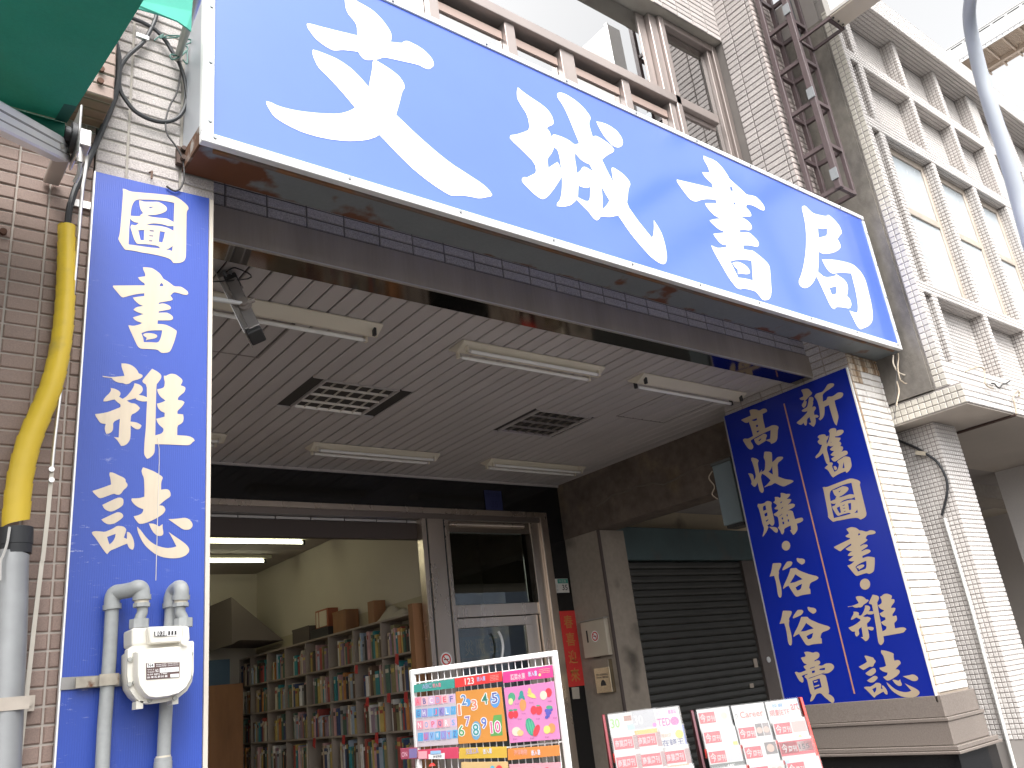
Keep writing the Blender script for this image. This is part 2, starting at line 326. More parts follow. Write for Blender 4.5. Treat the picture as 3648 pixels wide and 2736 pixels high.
GL['cheng'] = (1790, 290, 2.476, ['135,52 126,90 130,150 160,205 222,300 243,425 180,450 115,470 75,472 64,490 70,510 180,615 285,720 300,805 250,830 215,848 190,843 172,855 172,880 190,905 280,995 330,1030 360,1040 395,1022 450,955 490,895 518,850 522,820 505,740 485,710 404,762 395,682 430,640 448,605 452,578 487,604 505,670 520,780 528,900 520,1000 505,1050 480,1075 480,1100 540,1106 600,1093 640,1060 653,1043 700,1090 760,1150 800,1205 830,1228 852,1215 867,1190 940,1197 985,1190 1020,1180 1080,1270 1140,1355 1220,1450 1300,1540 1370,1595 1420,1615 1443,1600 1452,1545 1440,1460 1410,1350 1375,1285 1335,1222 1337,1290 1330,1360 1318,1378 1270,1320 1190,1220 1097,1085 1105,1010 1113,945 1129,910 1120,880 1080,830 1030,790 975,757 960,765 968,820 980,893 930,800 877,690 925,650 980,622 985,600 960,565 910,528 850,490 820,478 795,490 765,385 765,355 778,330 770,300 720,235 650,170 570,118 520,98 490,100 480,120 490,150 530,205 570,285 620,405 677,545 637,560 590,520 540,495 490,476 455,467 440,475 432,490 415,440 390,412 405,398 445,382 452,360 440,310 405,255 350,205 250,140 180,90', '828,353 850,405 900,490 960,555 990,577 1025,583 1055,570 1064,535 1050,490 1010,435 950,392 890,365'], ['640,632 638,680 650,745 656,812 690,785 705,757 725,752 755,765 802,797 768,730 740,722 690,690', '670,918 665,1020 700,1040 740,1058 765,1052 773,1020 775,930 740,940 700,932', '872,922 905,985 944,1050 925,1085 882,1130 885,1050'], [])
GL['shu'] = (2390, 530, 2.9625, ['345,72 341,95 355,130 385,180 400,215 407,250 330,248 350,285 385,325 432,365 445,415 300,380 160,347 63,324 65,350 95,395 150,470 200,530 235,552 275,557 320,538 380,530 440,534 475,540 483,575 360,574 375,610 420,665 470,712 525,737 470,740 408,755 430,785 480,830 520,858 553,868 558,885 448,898 465,930 510,985 540,1010 590,1018 588,1038 500,1048 470,1040 426,1018 440,1060 500,1170 570,1290 620,1375 670,1440 700,1472 740,1485 755,1472 830,1485 900,1508 940,1560 975,1600 1030,1595 1055,1560 1062,1500 1055,1400 1045,1250 1025,1210 970,1155 865,1073 830,1072 770,1060 762,1018 830,1018 880,1030 910,1036 928,1020 928,990 905,955 860,910 820,880 730,882 725,858 780,855 825,862 850,850 857,830 845,795 800,750 745,722 695,722 695,716 760,718 845,715 850,695 830,655 793,618 800,587 850,592 900,615 950,645 980,652 992,640 985,605 950,555 905,510 870,495 800,485 760,445 690,380 618,318 600,280 550,205 490,140 435,108 400,98'], ['620,400 645,402 658,447 630,443', '655,562 680,567 678,593 664,590', '627,1188 690,1172 790,1172 852,1182 866,1390 800,1372 712,1360 670,1275'], ['650,1205 680,1193 720,1195 775,1220 815,1255 837,1295 830,1318 800,1324 750,1318 708,1322 706,1275 670,1240'])
GL['ju'] = (2820, 710, 3.456, ['165,76 135,85 126,105 145,190 165,280 178,400 180,520 172,660 155,780 130,890 108,960 90,990 90,1035 110,1072 150,1093 190,1090 235,1062 275,1010 300,955 310,955 370,1080 420,1190 470,1300 500,1340 530,1355 545,1325 630,1330 715,1346 735,1310 735,1275 715,1220 682,1190 690,1140 695,1090 680,1030 645,985 595,950 545,920 533,947 410,965 325,890 332,800 335,645 380,670 440,672 520,655 580,625 605,590 600,550 565,488 590,450 618,420 615,385 590,325 540,265 490,215 445,187 430,210 350,195 262,172 215,125', '373,740 395,790 430,850 465,892 510,917 570,905 640,903 735,912 760,1010 785,1110 805,1220 818,1310 815,1385 800,1398 760,1388 713,1370 735,1420 770,1490 805,1560 845,1605 890,1585 950,1560 985,1520 1000,1470 998,1380 975,1250 945,1130 925,1050 908,990 870,915 810,845 750,797 660,770 560,750 470,740'], ['323,353 375,365 438,357 438,445 380,462 333,475', '465,1090 548,1070 553,1168 495,1172'], [])
GL['tu'] = (400, 650, 5.53, ['205,122 212,200 205,330 190,520 175,720 160,900 140,1040 115,1110 140,1160 190,1240 250,1325 300,1330 400,1340 560,1375 750,1405 930,1440 1060,1475 1140,1510 1175,1545 1200,1585 1280,1588 1370,1575 1425,1535 1450,1470 1455,1300 1458,1000 1462,750 1465,590 1480,550 1502,520 1498,480 1460,430 1380,360 1290,300 1220,268 1160,255 900,225 600,200 350,178 260,130'], ['360,655 370,560 385,470 410,410 450,355 510,335 560,335 800,340 950,350 1130,380 1222,405 1215,560 1210,780 1150,745 1080,710 980,700 870,690 760,675 685,655 740,640 830,640 920,625 1010,595 1060,565 1083,525 1065,480 1020,440 960,405 900,380 780,380 620,378 580,360 530,350 533,410 545,490 565,545 610,605 560,635 540,655 640,665 500,665', '725,480 815,478 780,500 735,515', '350,710 390,755 450,785 525,795 460,850 380,830 355,880 385,970 410,1060 440,1140 480,1200 510,1210 700,1215 910,1250 945,1300 700,1275 500,1245 320,1220 325,1100 335,900', '510,940 630,935 622,1137 560,1137', '735,942 820,945 818,968 735,962', '732,1040 806,1044 803,1066 730,1058', '725,1140 792,1142 788,1164 722,1158', '938,960 1038,975 1015,1090 985,1183 918,1168', '670,835 780,805 900,810 1020,830 1100,860 1208,858 1205,955 1150,920 1070,885 960,860 820,845 740,843', '1060,1320 1110,1305 1150,1280 1190,1250 1180,1350 1120,1330'], [])
GL['shu2'] = (390, 940, 5.0267, ['600,58 605,100 640,175 640,222 512,240 535,280 580,320 630,350 632,385 400,385 65,388 60,410 90,450 150,520 210,590 250,602 290,590 360,570 440,550 530,535 625,525 622,575 420,602 440,640 490,690 540,730 605,752 500,770 460,790 427,822 470,850 530,875 608,898 520,930 418,957 450,1000 510,1035 585,1058 540,1085 430,1112 340,1097 345,1130 390,1230 440,1340 490,1450 520,1495 570,1522 700,1525 860,1535 900,1570 940,1598 1060,1585 1100,1545 1140,1450 1180,1330 1210,1205 1180,1180 1100,1130 1000,1085 860,1075 865,1012 1090,1010 1130,995 1142,965 1125,930 1080,895 1020,870 880,875 880,852 1000,830 1085,815 1103,790 1090,760 1050,735 970,705 880,720 885,692 1000,675 1110,655 1135,635 1120,605 1090,570 1150,505 1230,520 1320,550 1380,557 1412,540 1405,500 1370,465 1310,425 1270,405 1160,405 1100,355 1030,305 960,265 945,230 900,170 830,115 760,75 700,65'], ['897,400 905,365 930,340 960,365 965,400', '572,1240 660,1205 780,1190 945,1190 935,1260 910,1350 870,1412 740,1402 615,1402 605,1330'], ['600,1270 640,1240 720,1238 800,1250 850,1275 858,1300 830,1330 760,1345 690,1355 650,1370 668,1325 630,1300'])
GL['za'] = (320, 1280, 4.4847, ['505,65 505,110 520,160 540,215 553,265 350,285 200,265 215,285 350,295 370,325 410,355 470,375 535,380 575,400 630,390 680,345 760,325 820,300 848,270 835,245 780,225 765,185 720,130 660,90 590,68', '335,458 340,500 310,545 260,590 220,640 217,672 270,672 330,655 395,640 440,685 492,720 490,765 400,800 300,840 180,865 83,875 95,910 130,965 170,1020 255,1035 237,1090 245,1150 262,1190 310,1185 355,1155 373,1110 372,1000 480,950 470,1060 462,1250 385,1243 440,1290 470,1340 500,1385 550,1380 600,1350 640,1290 652,1220 652,1055 690,1085 740,1118 795,1118 828,1060 800,1035 740,1005 650,995 660,885 720,860 770,825 803,780 770,740 720,705 655,700 590,660 740,620 735,640 790,662 850,675 915,670 905,850 895,1100 875,1300 865,1500 880,1545 915,1590 960,1575 1010,1530 1037,1480 1040,1355 1300,1362 1560,1375 1610,1360 1640,1325 1677,1300 1660,1265 1585,1225 1395,1212 1398,1060 1450,1035 1490,1000 1500,940 1490,880 1400,872 1398,825 1450,780 1490,735 1513,685 1480,660 1405,650 1410,610 1460,565 1510,525 1530,470 1520,440 1450,415 1480,360 1480,325 1430,280 1370,240 1300,228 1240,250 1220,265 1183,262 1185,310 1200,360 1190,440 1150,465 1075,480 1090,540 1130,600 1210,660 1150,690 1072,708 1085,770 1130,825 1197,855 1195,915 1130,935 1062,950 1080,1010 1120,1060 1178,1105 1175,1150 1140,1190 1045,1215 1055,700 1065,400 1080,385 1130,320 1145,280 1135,240 1080,195 995,150 920,240 840,335 845,370 910,410 913,608 850,580 780,570 830,530 850,480 835,435 790,400 715,382 700,440 650,520 590,590 525,632 470,600 490,560 490,530 460,500 400,470'], [], [])
GL['zhi'] = (310, 1650, 4.6075, ['375,150 365,185 385,250 395,350 250,405 90,455 100,480 180,560 215,578 280,560 440,498 480,515 520,522 560,500 600,440 650,400 668,360 655,325 635,310 632,265 600,235 520,200 430,155', '250,685 500,565 560,565 595,590 600,640 590,690 540,730 460,775 400,795 340,785 280,745', '235,925 480,808 530,803 575,825 597,860 585,895 530,940 460,985 400,1003 330,1000 270,965', '80,1130 130,1115 220,1120 290,1130 380,1095 440,1065 490,1030 550,1030 610,1045 645,1085 640,1120 605,1220 655,1245 655,1130 690,1130 720,1165 755,1230 775,1310 775,1370 755,1420 720,1415 685,1385 660,1320 580,1350 480,1395 380,1435 330,1495 280,1440 200,1320 140,1230 85,1165', '920,68 893,120 905,180 935,240 943,400 942,548 880,570 800,578 735,577 728,605 745,640 790,690 850,730 925,755 920,790 895,830 840,855 765,872 790,920 830,970 860,997 920,993 1000,970 1100,925 1200,870 1260,820 1288,770 1280,735 1250,700 1210,695 1180,692 1290,600 1375,545 1370,480 1345,440 1300,425 1215,435 1217,310 1245,245 1235,220 1180,180 1090,130 990,90', '1015,990 1090,992 1145,1015 1185,1040 1240,1000 1240,1060 1255,1140 1245,1180 1200,1197 1150,1190 1090,1140 1050,1075', '822,1040 830,1110 860,1190 910,1290 970,1370 1050,1440 1130,1500 1230,1540 1340,1560 1440,1563 1540,1550 1620,1515 1670,1465 1680,1420 1660,1370 1600,1310 1500,1240 1410,1180 1340,1128 1370,1180 1420,1270 1468,1365 1400,1388 1310,1395 1210,1375 1110,1335 1030,1280 950,1195 890,1110', '1335,920 1480,912 1600,895 1660,910 1710,955 1735,1000 1730,1045 1690,1085 1630,1095 1570,1085 1490,1030'], ['330,1210 470,1160 460,1220 430,1280 370,1335 345,1270'], [])
GL['gao'] = (2620, 1440, 9.2167, ['460,215 475,190 560,168 650,170 720,185 765,210 830,190 880,150 960,143 1010,155 1042,205 1030,250 960,285 885,320 900,360 900,450 940,640 978,790 1080,750 1190,695 1260,685 1340,695 1400,725 1418,770 1395,830 1385,1000 1378,1120 1350,1200 1290,1260 1175,1300 1140,1240 1010,1195 1005,1175 1140,1135 1150,1000 1155,850 1080,880 900,960 620,1110 500,1190 510,1240 560,1310 588,1380 580,1440 530,1485 480,1485 420,1450 370,1390 300,1280 245,1185 255,1150 310,1125 410,1135 480,1100 580,1045 540,880 500,740 440,580 400,610 330,610 280,585 190,525 210,500 330,450 500,375 495,330', '610,1140 700,1105 850,1020 920,970 980,970 1035,1010 1030,1060 1000,1120 1000,1200 900,1260 800,1320 750,1345 700,1315 640,1240'], ['520,520 700,460 712,515 620,560', '670,690 735,668 748,728 690,758', '697,885 775,858 780,890 705,938', '755,1185 845,1115 848,1150 780,1220'], [])
GL['shou'] = (2640, 1600, 9.2167, ['330,300 370,275 520,315 580,380 550,440 555,540 605,790 685,670 690,690 660,760 770,700 790,600 795,380 740,280 755,180 765,100 790,80 970,88 1015,130 1022,430 1110,360 1190,260 1280,248 1370,250 1385,290 1340,350 1190,465 1215,720 1218,900 1320,940 1430,980 1560,1000 1660,1012 1730,1050 1690,1090 1600,1140 1520,1175 1450,1215 1380,1225 1300,1200 1200,1150 1110,1105 1000,1180 860,1215 770,1255 760,1245 870,1150 970,1020 890,940 780,850 690,805 650,900 665,1010 700,1150 745,1310 740,1390 700,1440 650,1420 600,1350 575,1230 540,1100 490,1210 450,1240 400,1220 330,1140 350,1090 330,1000 280,890 235,795 310,795 400,830 425,1020 490,910 470,780 420,590 370,430 335,360'], ['900,740 960,690 1000,610 1022,560 1045,835 970,790'], [])
GL['gou'] = (2680, 1745, 9.2167, ['165,530 190,460 280,465 390,440 470,370 560,370 630,400 640,450 620,510 640,640 690,850 720,1000 728,1090 700,1160 650,1185 610,1160 570,1110 490,1175 530,1215 500,1310 450,1410 380,1500 345,1540 335,1510 380,1350 385,1250 340,1140 300,960 260,780 215,620', '550,1215 650,1215 760,1225 820,1260 845,1320 830,1390 790,1410 740,1390 650,1300', '740,235 850,235 905,268 940,240 930,110 960,100 1060,115 1110,140 1190,130 1245,140 1230,200 1130,300 1230,300 1280,320 1265,380 1160,500 1230,460 1330,450 1400,480 1390,540 1340,590 1230,640 1100,725 1190,670 1280,680 1335,715 1365,850 1405,965 1500,935 1610,910 1660,930 1675,980 1650,1030 1560,1080 1460,1105 1490,1250 1475,1340 1420,1420 1360,1480 1330,1465 1240,1330 1280,1310 1260,1170 1150,1220 1045,1280 1045,1400 990,1465 950,1440 915,1330 840,1240 885,1190 870,1060 845,900 800,870 730,850 700,795 780,750 850,690 850,650 740,635 730,600 800,540 810,500 760,460 690,410 750,360'], ['345,580 370,530 435,510 460,655 360,690', '395,790 490,735 500,850 415,880', '440,1015 530,960 530,995 460,1050', '918,410 980,375 975,410 930,445', '950,600 1010,555 1010,580 965,635', '865,870 985,785 985,805 880,875', '1125,805 1160,805 1165,870 1130,870', '965,910 1010,905 1015,975 970,975', '1160,970 1205,970 1210,1045 1165,1045', '985,1045 1045,1045 1048,1125 1000,1135'], [])
GL['su'] = (2720, 1970, 9.2167, ['300,350 330,335 560,325 585,360 580,430 490,600 510,640 495,720 500,830 550,1000 590,1200 598,1360 580,1450 545,1472 500,1440 465,1340 440,1140 400,920 350,750 200,775 260,600', '620,560 630,500 750,310 790,278 900,270 950,310 940,370 890,440 780,500 640,572', '1080,190 1105,158 1180,180 1270,180 1340,210 1365,260 1355,325 1265,385 1190,345 1110,280', '850,640 880,510 960,500 1080,490 1130,550 1260,610 1450,685 1620,730 1740,755 1800,800 1795,840 1740,890 1540,975 1500,1110 1500,1160 1535,1180 1545,1340 1400,1360 1250,1385 1110,1435 1050,1420 1000,1360 900,1200 820,1070 740,1110 650,1180 640,1140 680,1030 760,870'], ['1040,695 1285,860 1150,905 1020,965 870,990 960,850', '1050,1130 1160,1060 1265,1010 1235,1160 1180,1215 1100,1230'], [])
GL['mai'] = (2810, 2300, 7.5409, ['415,185 470,160 560,168 650,195 720,165 780,175 820,215 825,290 790,340 690,400 690,425 760,395 820,400 845,440 840,490 780,530 900,540 980,485 1060,470 1140,480 1200,520 1220,570 1200,630 1130,700 1050,745 960,745 870,770 970,790 1000,830 1040,1000 1085,1230 1065,1300 1150,1340 1215,1410 1225,1480 1200,1540 1150,1540 1080,1480 950,1370 860,1270 740,1300 700,1390 640,1480 580,1505 575,1470 620,1320 580,1290 530,1080 490,900 420,840 430,800 350,815 390,880 398,960 370,998 330,980 270,930 160,720 200,700 290,735 470,660 400,580 400,550 490,510 400,470 325,330 360,310 440,300 455,260'], ['565,605 705,560 705,578 575,622', '620,680 700,665 705,720 630,745', '825,625 975,590 970,655 825,660', '530,875 840,770 960,720 960,735 700,835 545,890', '345,815 370,800 500,755 505,775 430,800 425,850 390,880', '635,945 830,880 885,1115 690,1190'], ['670,965 780,935 770,970 680,995', '680,1085 815,1045 820,1080 690,1120'])
GL['xin'] = (2820, 1350, 8.73, ['295,350 330,325 450,300 520,305 565,345 600,390 640,430 620,480 540,550 420,690 470,690 465,760 440,850 380,900 340,870 315,810 380,700 395,650 320,660 260,630 250,600 330,560 365,540 350,450', '540,590 570,560 650,560 685,600 680,660 660,700 675,740 640,880 700,850 750,870 760,920 690,1020 710,1120 780,1110 830,1140 840,1175 790,1205 740,1200 755,1310 740,1400 690,1485 650,1470 540,1390 550,1370 610,1355 580,1250 555,1180 480,1250 480,1380 455,1450 410,1440 370,1360 320,1420 250,1425 160,1370 170,1340 280,1250 480,1050 490,1000 400,1025 330,1010 315,985 370,940 490,870 520,720', '750,470 830,435 950,410 1030,320 1110,180 1180,140 1290,135 1325,165 1310,220 1190,310 1060,390 985,460 965,510 975,705 1090,650 1110,570 1150,550 1270,545 1380,470 1430,425 1520,415 1590,430 1610,470 1590,540 1520,600 1335,670 1360,800 1420,1000 1465,1180 1440,1290 1400,1450 1350,1400 1310,1320 1240,1100 1160,810 1025,870 1030,990 1020,1120 970,1220 890,1290 835,1240 880,1200 880,1080 860,900 800,680 710,545'], [], [])
GL['jiu'] = (2890, 1510, 8.295, ['515,215 560,150 640,125 720,130 745,180 745,270 760,195 830,175 930,175 960,210 950,260 890,320 800,360 700,370 710,400 860,410 865,450 820,520 870,540 890,590 855,660 920,665 945,710 930,770 890,830 970,790 1050,795 1080,840 1070,900 930,970 780,1070 700,1120 640,1100 590,1030 700,950 620,950 570,910 680,800 600,795 550,750 660,645 590,670 500,640 470,680 460,770 500,900 535,1050 545,1140 620,1140 640,1180 605,1250 690,1420 770,1370 810,1270 820,1180 765,1130 780,1090 900,1020 980,960 1060,965 1150,990 1175,1100 1195,1220 1180,1290 1120,1390 1045,1450 1010,1400 880,1450 760,1510 645,1585 590,1530 500,1370 400,1310 410,1280 500,1210 450,1170 410,1080 370,930 345,860 260,950 150,1020 120,990 140,940 230,850 280,740 320,620 250,610 190,540 195,505 250,450 185,390 230,335 330,310 410,310 445,370 515,350 500,430 450,500 460,600 510,500 540,380 550,270', '660,1260 700,1240 755,1280 760,1340 715,1375 680,1340'], ['960,1120 985,1300 925,1315', '570,545 605,530 595,555'], [])
def inpoly(p, poly):
    c = False; n = len(poly); x, y = p
    for i in range(n):
        x1, y1 = poly[i]; x2, y2 = poly[(i+1) % n]
        if (y1 > y) != (y2 > y) and x < (x2-x1)*(y-y1)/(y2-y1)+x1: c = not c
    return c
def outlines(name):
    x0, y0, s, A, H, I = GL[name]
    f = lambda st: [(x0+float(q.split(',')[0])/s, y0+float(q.split(',')[1])/s) for q in st.split()]
    return [[f(p) for p in g] for g in (A, H, I)]
def chaikin(poly, sharp=65):
    """round the gentle bends of a traced outline and keep its sharp corners"""
    out = []; n = len(poly)
    for i in range(n):
        a, b, c = (Vector(poly[(i+k) % n]) for k in (-1, 0, 1))
        d1, d2 = b-a, c-b
        if d1.length > 1e-6 and d2.length > 1e-6 and math.degrees(d1.angle(d2)) < sharp: out += [tuple(b-d1*.22), tuple(b+d2*.22)]
        else: out.append(tuple(b))
    return out
def fill(groups):
    A, H, I = [[chaikin(p) for p in g] for g in groups]; vs = []; es = []
    for p in A+H+I:
        k = len(vs); vs += [Vector(q) for q in p]; es += [(k+i, k+(i+1) % len(p)) for i in range(len(p))]
    v2, e2, f2 = delaunay_2d_cdt(vs, es, [], 0, 1e-6)[:3]; fs = []
    for f in f2:
        c = sum((v2[i] for i in f), Vector((0, 0)))/len(f)
        if (any(inpoly(c, p) for p in A) and not any(inpoly(c, p) for p in H)) or any(inpoly(c, p) for p in I): fs.append(tuple(f))
    return v2, fs
def glyph(name, parent, mat, to3, to2, label=None, warp=None):
    """one character as a part; to2: image -> plane coordinates, to3: plane -> world"""
    g = [[[warp(q) if warp else to2(q) for q in p] for p in grp] for grp in outlines(name)]
    v2, fs = fill(g); mb = MB(); mb.add([to3(v) for v in v2], fs); o = mb.build('character', mat, parent)
    return o

# ------------------------------------------------------------------ main sign over the arcade
YF = -0.25
sx0, sx1, sz0, sz1 = .895, 6.275, 3.735, 4.935
t = thing('shop_sign', 'long blue light box sign with four big white brush characters over the arcade', 'sign', (3.6, -.12, 3.74))
m = MB(); m.box(sx0+.03, sx1-.03, YF+.004, YF+.02, sz0+.03, sz1-.03); m.build('sign_panel', SIGNBLUE, t)
fw = .046
for nm, a in (('left', (sx0, sx0+fw, sz0+fw, sz1-fw)), ('right', (sx1-.028, sx1, sz0+fw, sz1-fw)), ('bottom', (sx0, sx1, sz0, sz0+fw)), ('top', (sx0, sx1, sz1-.036, sz1))):
    m = MB(); m.box(a[0], a[1], YF-.006, YF+.03, a[2], a[3]); m.build('frame_trim', ALU, t, bevel=.003)
m = MB(); m.box(sx0+.012, sx1+.04, YF+.035, -.004, 3.744, 3.752); m.build('underside_sheet', RUSTGALV, t)
m = MB(); m.box(sx0+.004, sx0+.016, YF+.032, -.004, 3.754, sz1-.002); m.build('side_sheet', M('pale galvanised sheet', (.50, .52, .56), rough=.4, metal=.45, var=.08, vscale=5), t)
m = MB(); m.box(sx0+.0025, sx0+.0165, YF+.034, -.005, 3.746, 3.83); m.build('rusty_corner', M('rusty corner', (.11, .05, .025), rough=.8, var=.3, vscale=14, col2=(.30, .27, .25), mix=(.56, .66)), t)
m = MB(); m.box(sx1+.002, sx1+.014, YF+.032, -.004, 3.754, sz1-.002); m.build('side_sheet', GALV, t)
m = MB(); m.box(sx0+.012, sx1+.01, YF+.032, -.004, sz1-.014, sz1-.004); m.build('top_sheet', GALV, t)
m = MB(); m.box(sx0+.06, sx1-.06, YF+.034, YF+.05, 3.728, 3.743); m.build('drip_edge', M('rusty angle iron', (.16, .12, .10), rough=.7, var=.3, vscale=6, col2=(.20, .09, .04), mix=(.45, .6)), t)
m = MB()
for i in range(10):
    m.tube([(sx0+.05+i*.585, YF-.006, sz0+.03), (sx0+.05+i*.585, YF-.012, sz0+.03)], .008, 8); m.tube([(sx0+.35+i*.585, YF-.006, sz1-.02), (sx0+.35+i*.585, YF-.012, sz1-.02)], .008, 8)
for i in range(4):
    m.tube([(sx0+.03, YF-.006, sz0+.10+i*.29), (sx0+.03, YF-.012, sz0+.10+i*.29)], .008, 8); m.tube([(sx1-.014, YF-.006, sz0+.16+i*.29), (sx1-.014, YF-.012, sz0+.16+i*.29)], .008, 8)
m.build('screw_heads', GALV, t)['kind'] = 'stuff'
for k, nm in enumerate(('wen', 'cheng', 'shu', 'ju')):
    glyph(nm, t, LETWHITE, lambda v: (v[0], YF+.0025, v[1]), lambda q: (lambda p: (p.x, p.z))(at(*q, 1, YF+.0025)))

# ------------------------------------------------------------------ left upright sign
YL = -.022
lx0, lx1, lz0, lz1 = .565, 1.032, .05, 3.66
t = thing('pillar_sign', 'tall narrow scratched blue sign with four cream characters behind the gas meter', 'sign', (.8, -.01, .05))
c0 = at(338, 610, 1, YL); c1 = at(755, 709, 1, YL)
m = MB(); m.prism([(c0.x+.004, YL, .05), (c1.x-.012, YL, .05), (c1.x-.012, YL, c1.z), (c0.x+.004, YL, c0.z)], (0, .012, 0)); m.build('sign_panel', PILLARBLUE, t)
m = MB(); m.box(c1.x-.011, c1.x+.004, YL-.008, -.002, .05, c1.z-.01); m.build('edge_strip', M('pale plastic edge', (.55, .49, .42), rough=.5), t)
m = MB(); m.box(c0.x-.002, c0.x+.003, YL-.003, -.002, .05, c0.z); m.build('edge_strip', ALU, t)
seam = MB(); C0 = crop(310, 1650, 4.6075); C1 = crop(0, 2000, 2.212)
pp = [at(562, 1560, 1, YL-.002), at(567, 1600, 1, YL-.002), at(*C0(1185, 0), 1, YL-.002), at(*C0(1165, 600), 1, YL-.002), at(*C0(1150, 1200), 1, YL-.002), at(*C1(1232, 0), 1, YL-.002), at(*C1(1228, 150), 1, YL-.002)]
seam.tube(pp, .0013, 6); seam.build('crack', M('pale crack', (.55, .52, .5), rough=.7), t)
LEFTP = lambda q: (lambda p: (p.x, p.z))(at(*q, 1, YL-.0015))
for nm in ('tu', 'shu2', 'za', 'zhi'):
    glyph(nm, t, LETCREAM, lambda v: (v[0], YL-.0015, v[1]), LEFTP)

# ------------------------------------------------------------------ right sign on the inner face of the right pillar
XR = 5.865
t = thing('pillar_sign', 'wide dark blue sign with two columns of tan characters on the right pillar', 'sign', (5.87, .6, 1.22))
P2 = lambda q: (lambda p: (-p.y, p.z))(at(*q, 0, XR-.0015)); T3 = lambda v: (XR-.0015, -v[0], v[1])
q = [at(2579, 1484, 0, XR), at(3014.5, 1309, 0, XR), at(3340, 2501, 0, XR), at(2803, 2536, 0, XR)]
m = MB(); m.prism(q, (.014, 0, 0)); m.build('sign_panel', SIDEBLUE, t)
m = MB(); m.prism([q[1]+Vector((-.003, -.006, .0)), q[2]+Vector((-.003, -.006, 0)), q[2]+Vector((-.003, .004, 0)), q[1]+Vector((-.003, .004, 0))], (.018, 0, 0)); m.build('edge_strip', ALU, t)
m = MB(); m.prism([q[0]+Vector((-.003, -.004, 0)), q[3]+Vector((-.003, -.004, 0)), q[3]+Vector((-.003, .008, 0)), q[0]+Vector((-.003, .008, 0))], (.018, 0, 0)); m.build('edge_strip', M('dull grey edge', (.36, .35, .36), rough=.4, metal=.4), t)
R1, R2 = crop(2500, 1250, 2.458), crop(2500, 1900, 2.458)
a, b = at(*R1(720, 462), 0, XR-.002), at(*R2(1338, 1405), 0, XR-.002); dv = Vector((0, .006, 0))
m = MB(); m.poly([a-dv, a+dv, b+dv, b-dv]); m.build('divider_line', M('copper line', (.45, .22, .13), rough=.4), t)
for nm in ('gao', 'shou', 'gou', 'su', 'mai', 'xin', 'jiu'): glyph(nm, t, LETTAN, T3, P2)
def affine(pairs):
    """least squares affine map from (x, y) to (u, v)"""
    n = Matrix(((0,)*3,)*3); bu = Vector((0, 0, 0)); bv = Vector((0, 0, 0))
    for (x, y), (u, v) in pairs:
        r = Vector((x, y, 1))
        for i in range(3):
            for j in range(3): n[i][j] += r[i]*r[j]
        bu += r*u; bv += r*v
    inv = n.inverted(); cu, cv = inv @ bu, inv @ bv
    return lambda p: (cu[0]*p[0]+cu[1]*p[1]+cu[2], cv[0]*p[0]+cv[1]*p[1]+cv[2])
def again(nm, src2, lm):
    f0 = crop(GL[nm][0], GL[nm][1], GL[nm][2])
    fit = affine([(src2(f0(*s)), P2(d)) for s, d in lm])
    glyph(nm, t, LETTAN, T3, None, warp=lambda q_: fit(src2(q_)))
again('tu', LEFTP, [((205, 120), R1(1058, 1200)), ((1450, 1480), R1(1443, 1430)), ((255, 1330), R1(1155, 1505)), ((1480, 470), R1(1385, 1150))])
again('shu2', LEFTP, [((60, 390), R2(1155, 118)), ((1410, 545), R2(1515, -8)), ((560, 1520), R2(1355, 365)), ((1210, 1200), R2(1520, 205)), ((610, 65), R2(1270, -50))])
again('za', LEFTP, [((920, 1590), R2(1575, 980)), ((1675, 1295), R2(1785, 840)), ((85, 880), R2(1285, 830)), ((995, 150), R2(1490, 535)), ((1300, 230), R2(1610, 535))])
again('zhi', LEFTP, [((920, 70), R2(1575, 1020)), ((1680, 1430), R2(1908, 1385)), ((95, 460), R2(1375, 1170)), ((330, 1495), R2(1515, 1440)), ((1735, 1010), R2(1890, 1270))])
again('su', P2, [((205, 770), R2(685, 790)), ((1800, 820), R2(1125, 828)), ((545, 1470), R2(775, 985)), ((1070, 1430), R2(925, 985)), ((1360, 260), R2(1003, 680))])
for c, rx, ry in (((738, 108), 37, 43), ((1430, 445), 45, 49)):
    m = MB(); m.poly([T3(P2(R2(c[0]+rx*math.cos(k*.3927), c[1]+ry*math.sin(k*.3927)))) for k in range(16)]); m.build('dot', LETTAN, t)

# ------------------------------------------------------------------ ground
m = MB(); m.box(-60, 90, -1.7, 30, -.30, -.0); struct(m.build('pavement', PAVE))
m = MB(); m.box(-200, 250, -200, 200, -.45, -.31); struct(m.build('ground', ASPHALT))
m = MB(); m.box(-60, 90, -9.5, -1.72, -.305, -.13); struct(m.build('road', ASPHALT))
m = MB(); m.box(-60, 90, -1.86, -1.70, -.30, -.004); struct(m.build('kerb', CONCP, bevel=.02))

# ------------------------------------------------------------------ the bookshop's building
B = thing('bookshop_building', 'grey tiled building with an open arcade and bookshop under the blue sign', 'building', (3.5, 2, 0))
X, Y, Z = Vector((1, 0, 0)), Vector((0, 1, 0)), Vector((0, 0, 1))
m = MB(); m.box(.578, 1.030, .006, .50, 0, 5.2); p = m.build('pillar', MORTAR, B)
tile_wall(p, (0, 0, 0), X, Z, .578, 1.032, 3.60, 5.0, .204, .0560, .009, GRANITE, .690, 3.692, skip=lambda a, b: (a > .93 and b > 3.78))
m = MB(); m.box(1.030, 5.885, .326, .50, 3.842, 5.0); p = m.build('lintel', DARKMORTAR, B)
tile_wall(p, (0, .32, 0), X, Z, 1.030, 5.883, 3.842, 4.10, .204, .0600, .008, GRANITE, 1.193, 3.851)
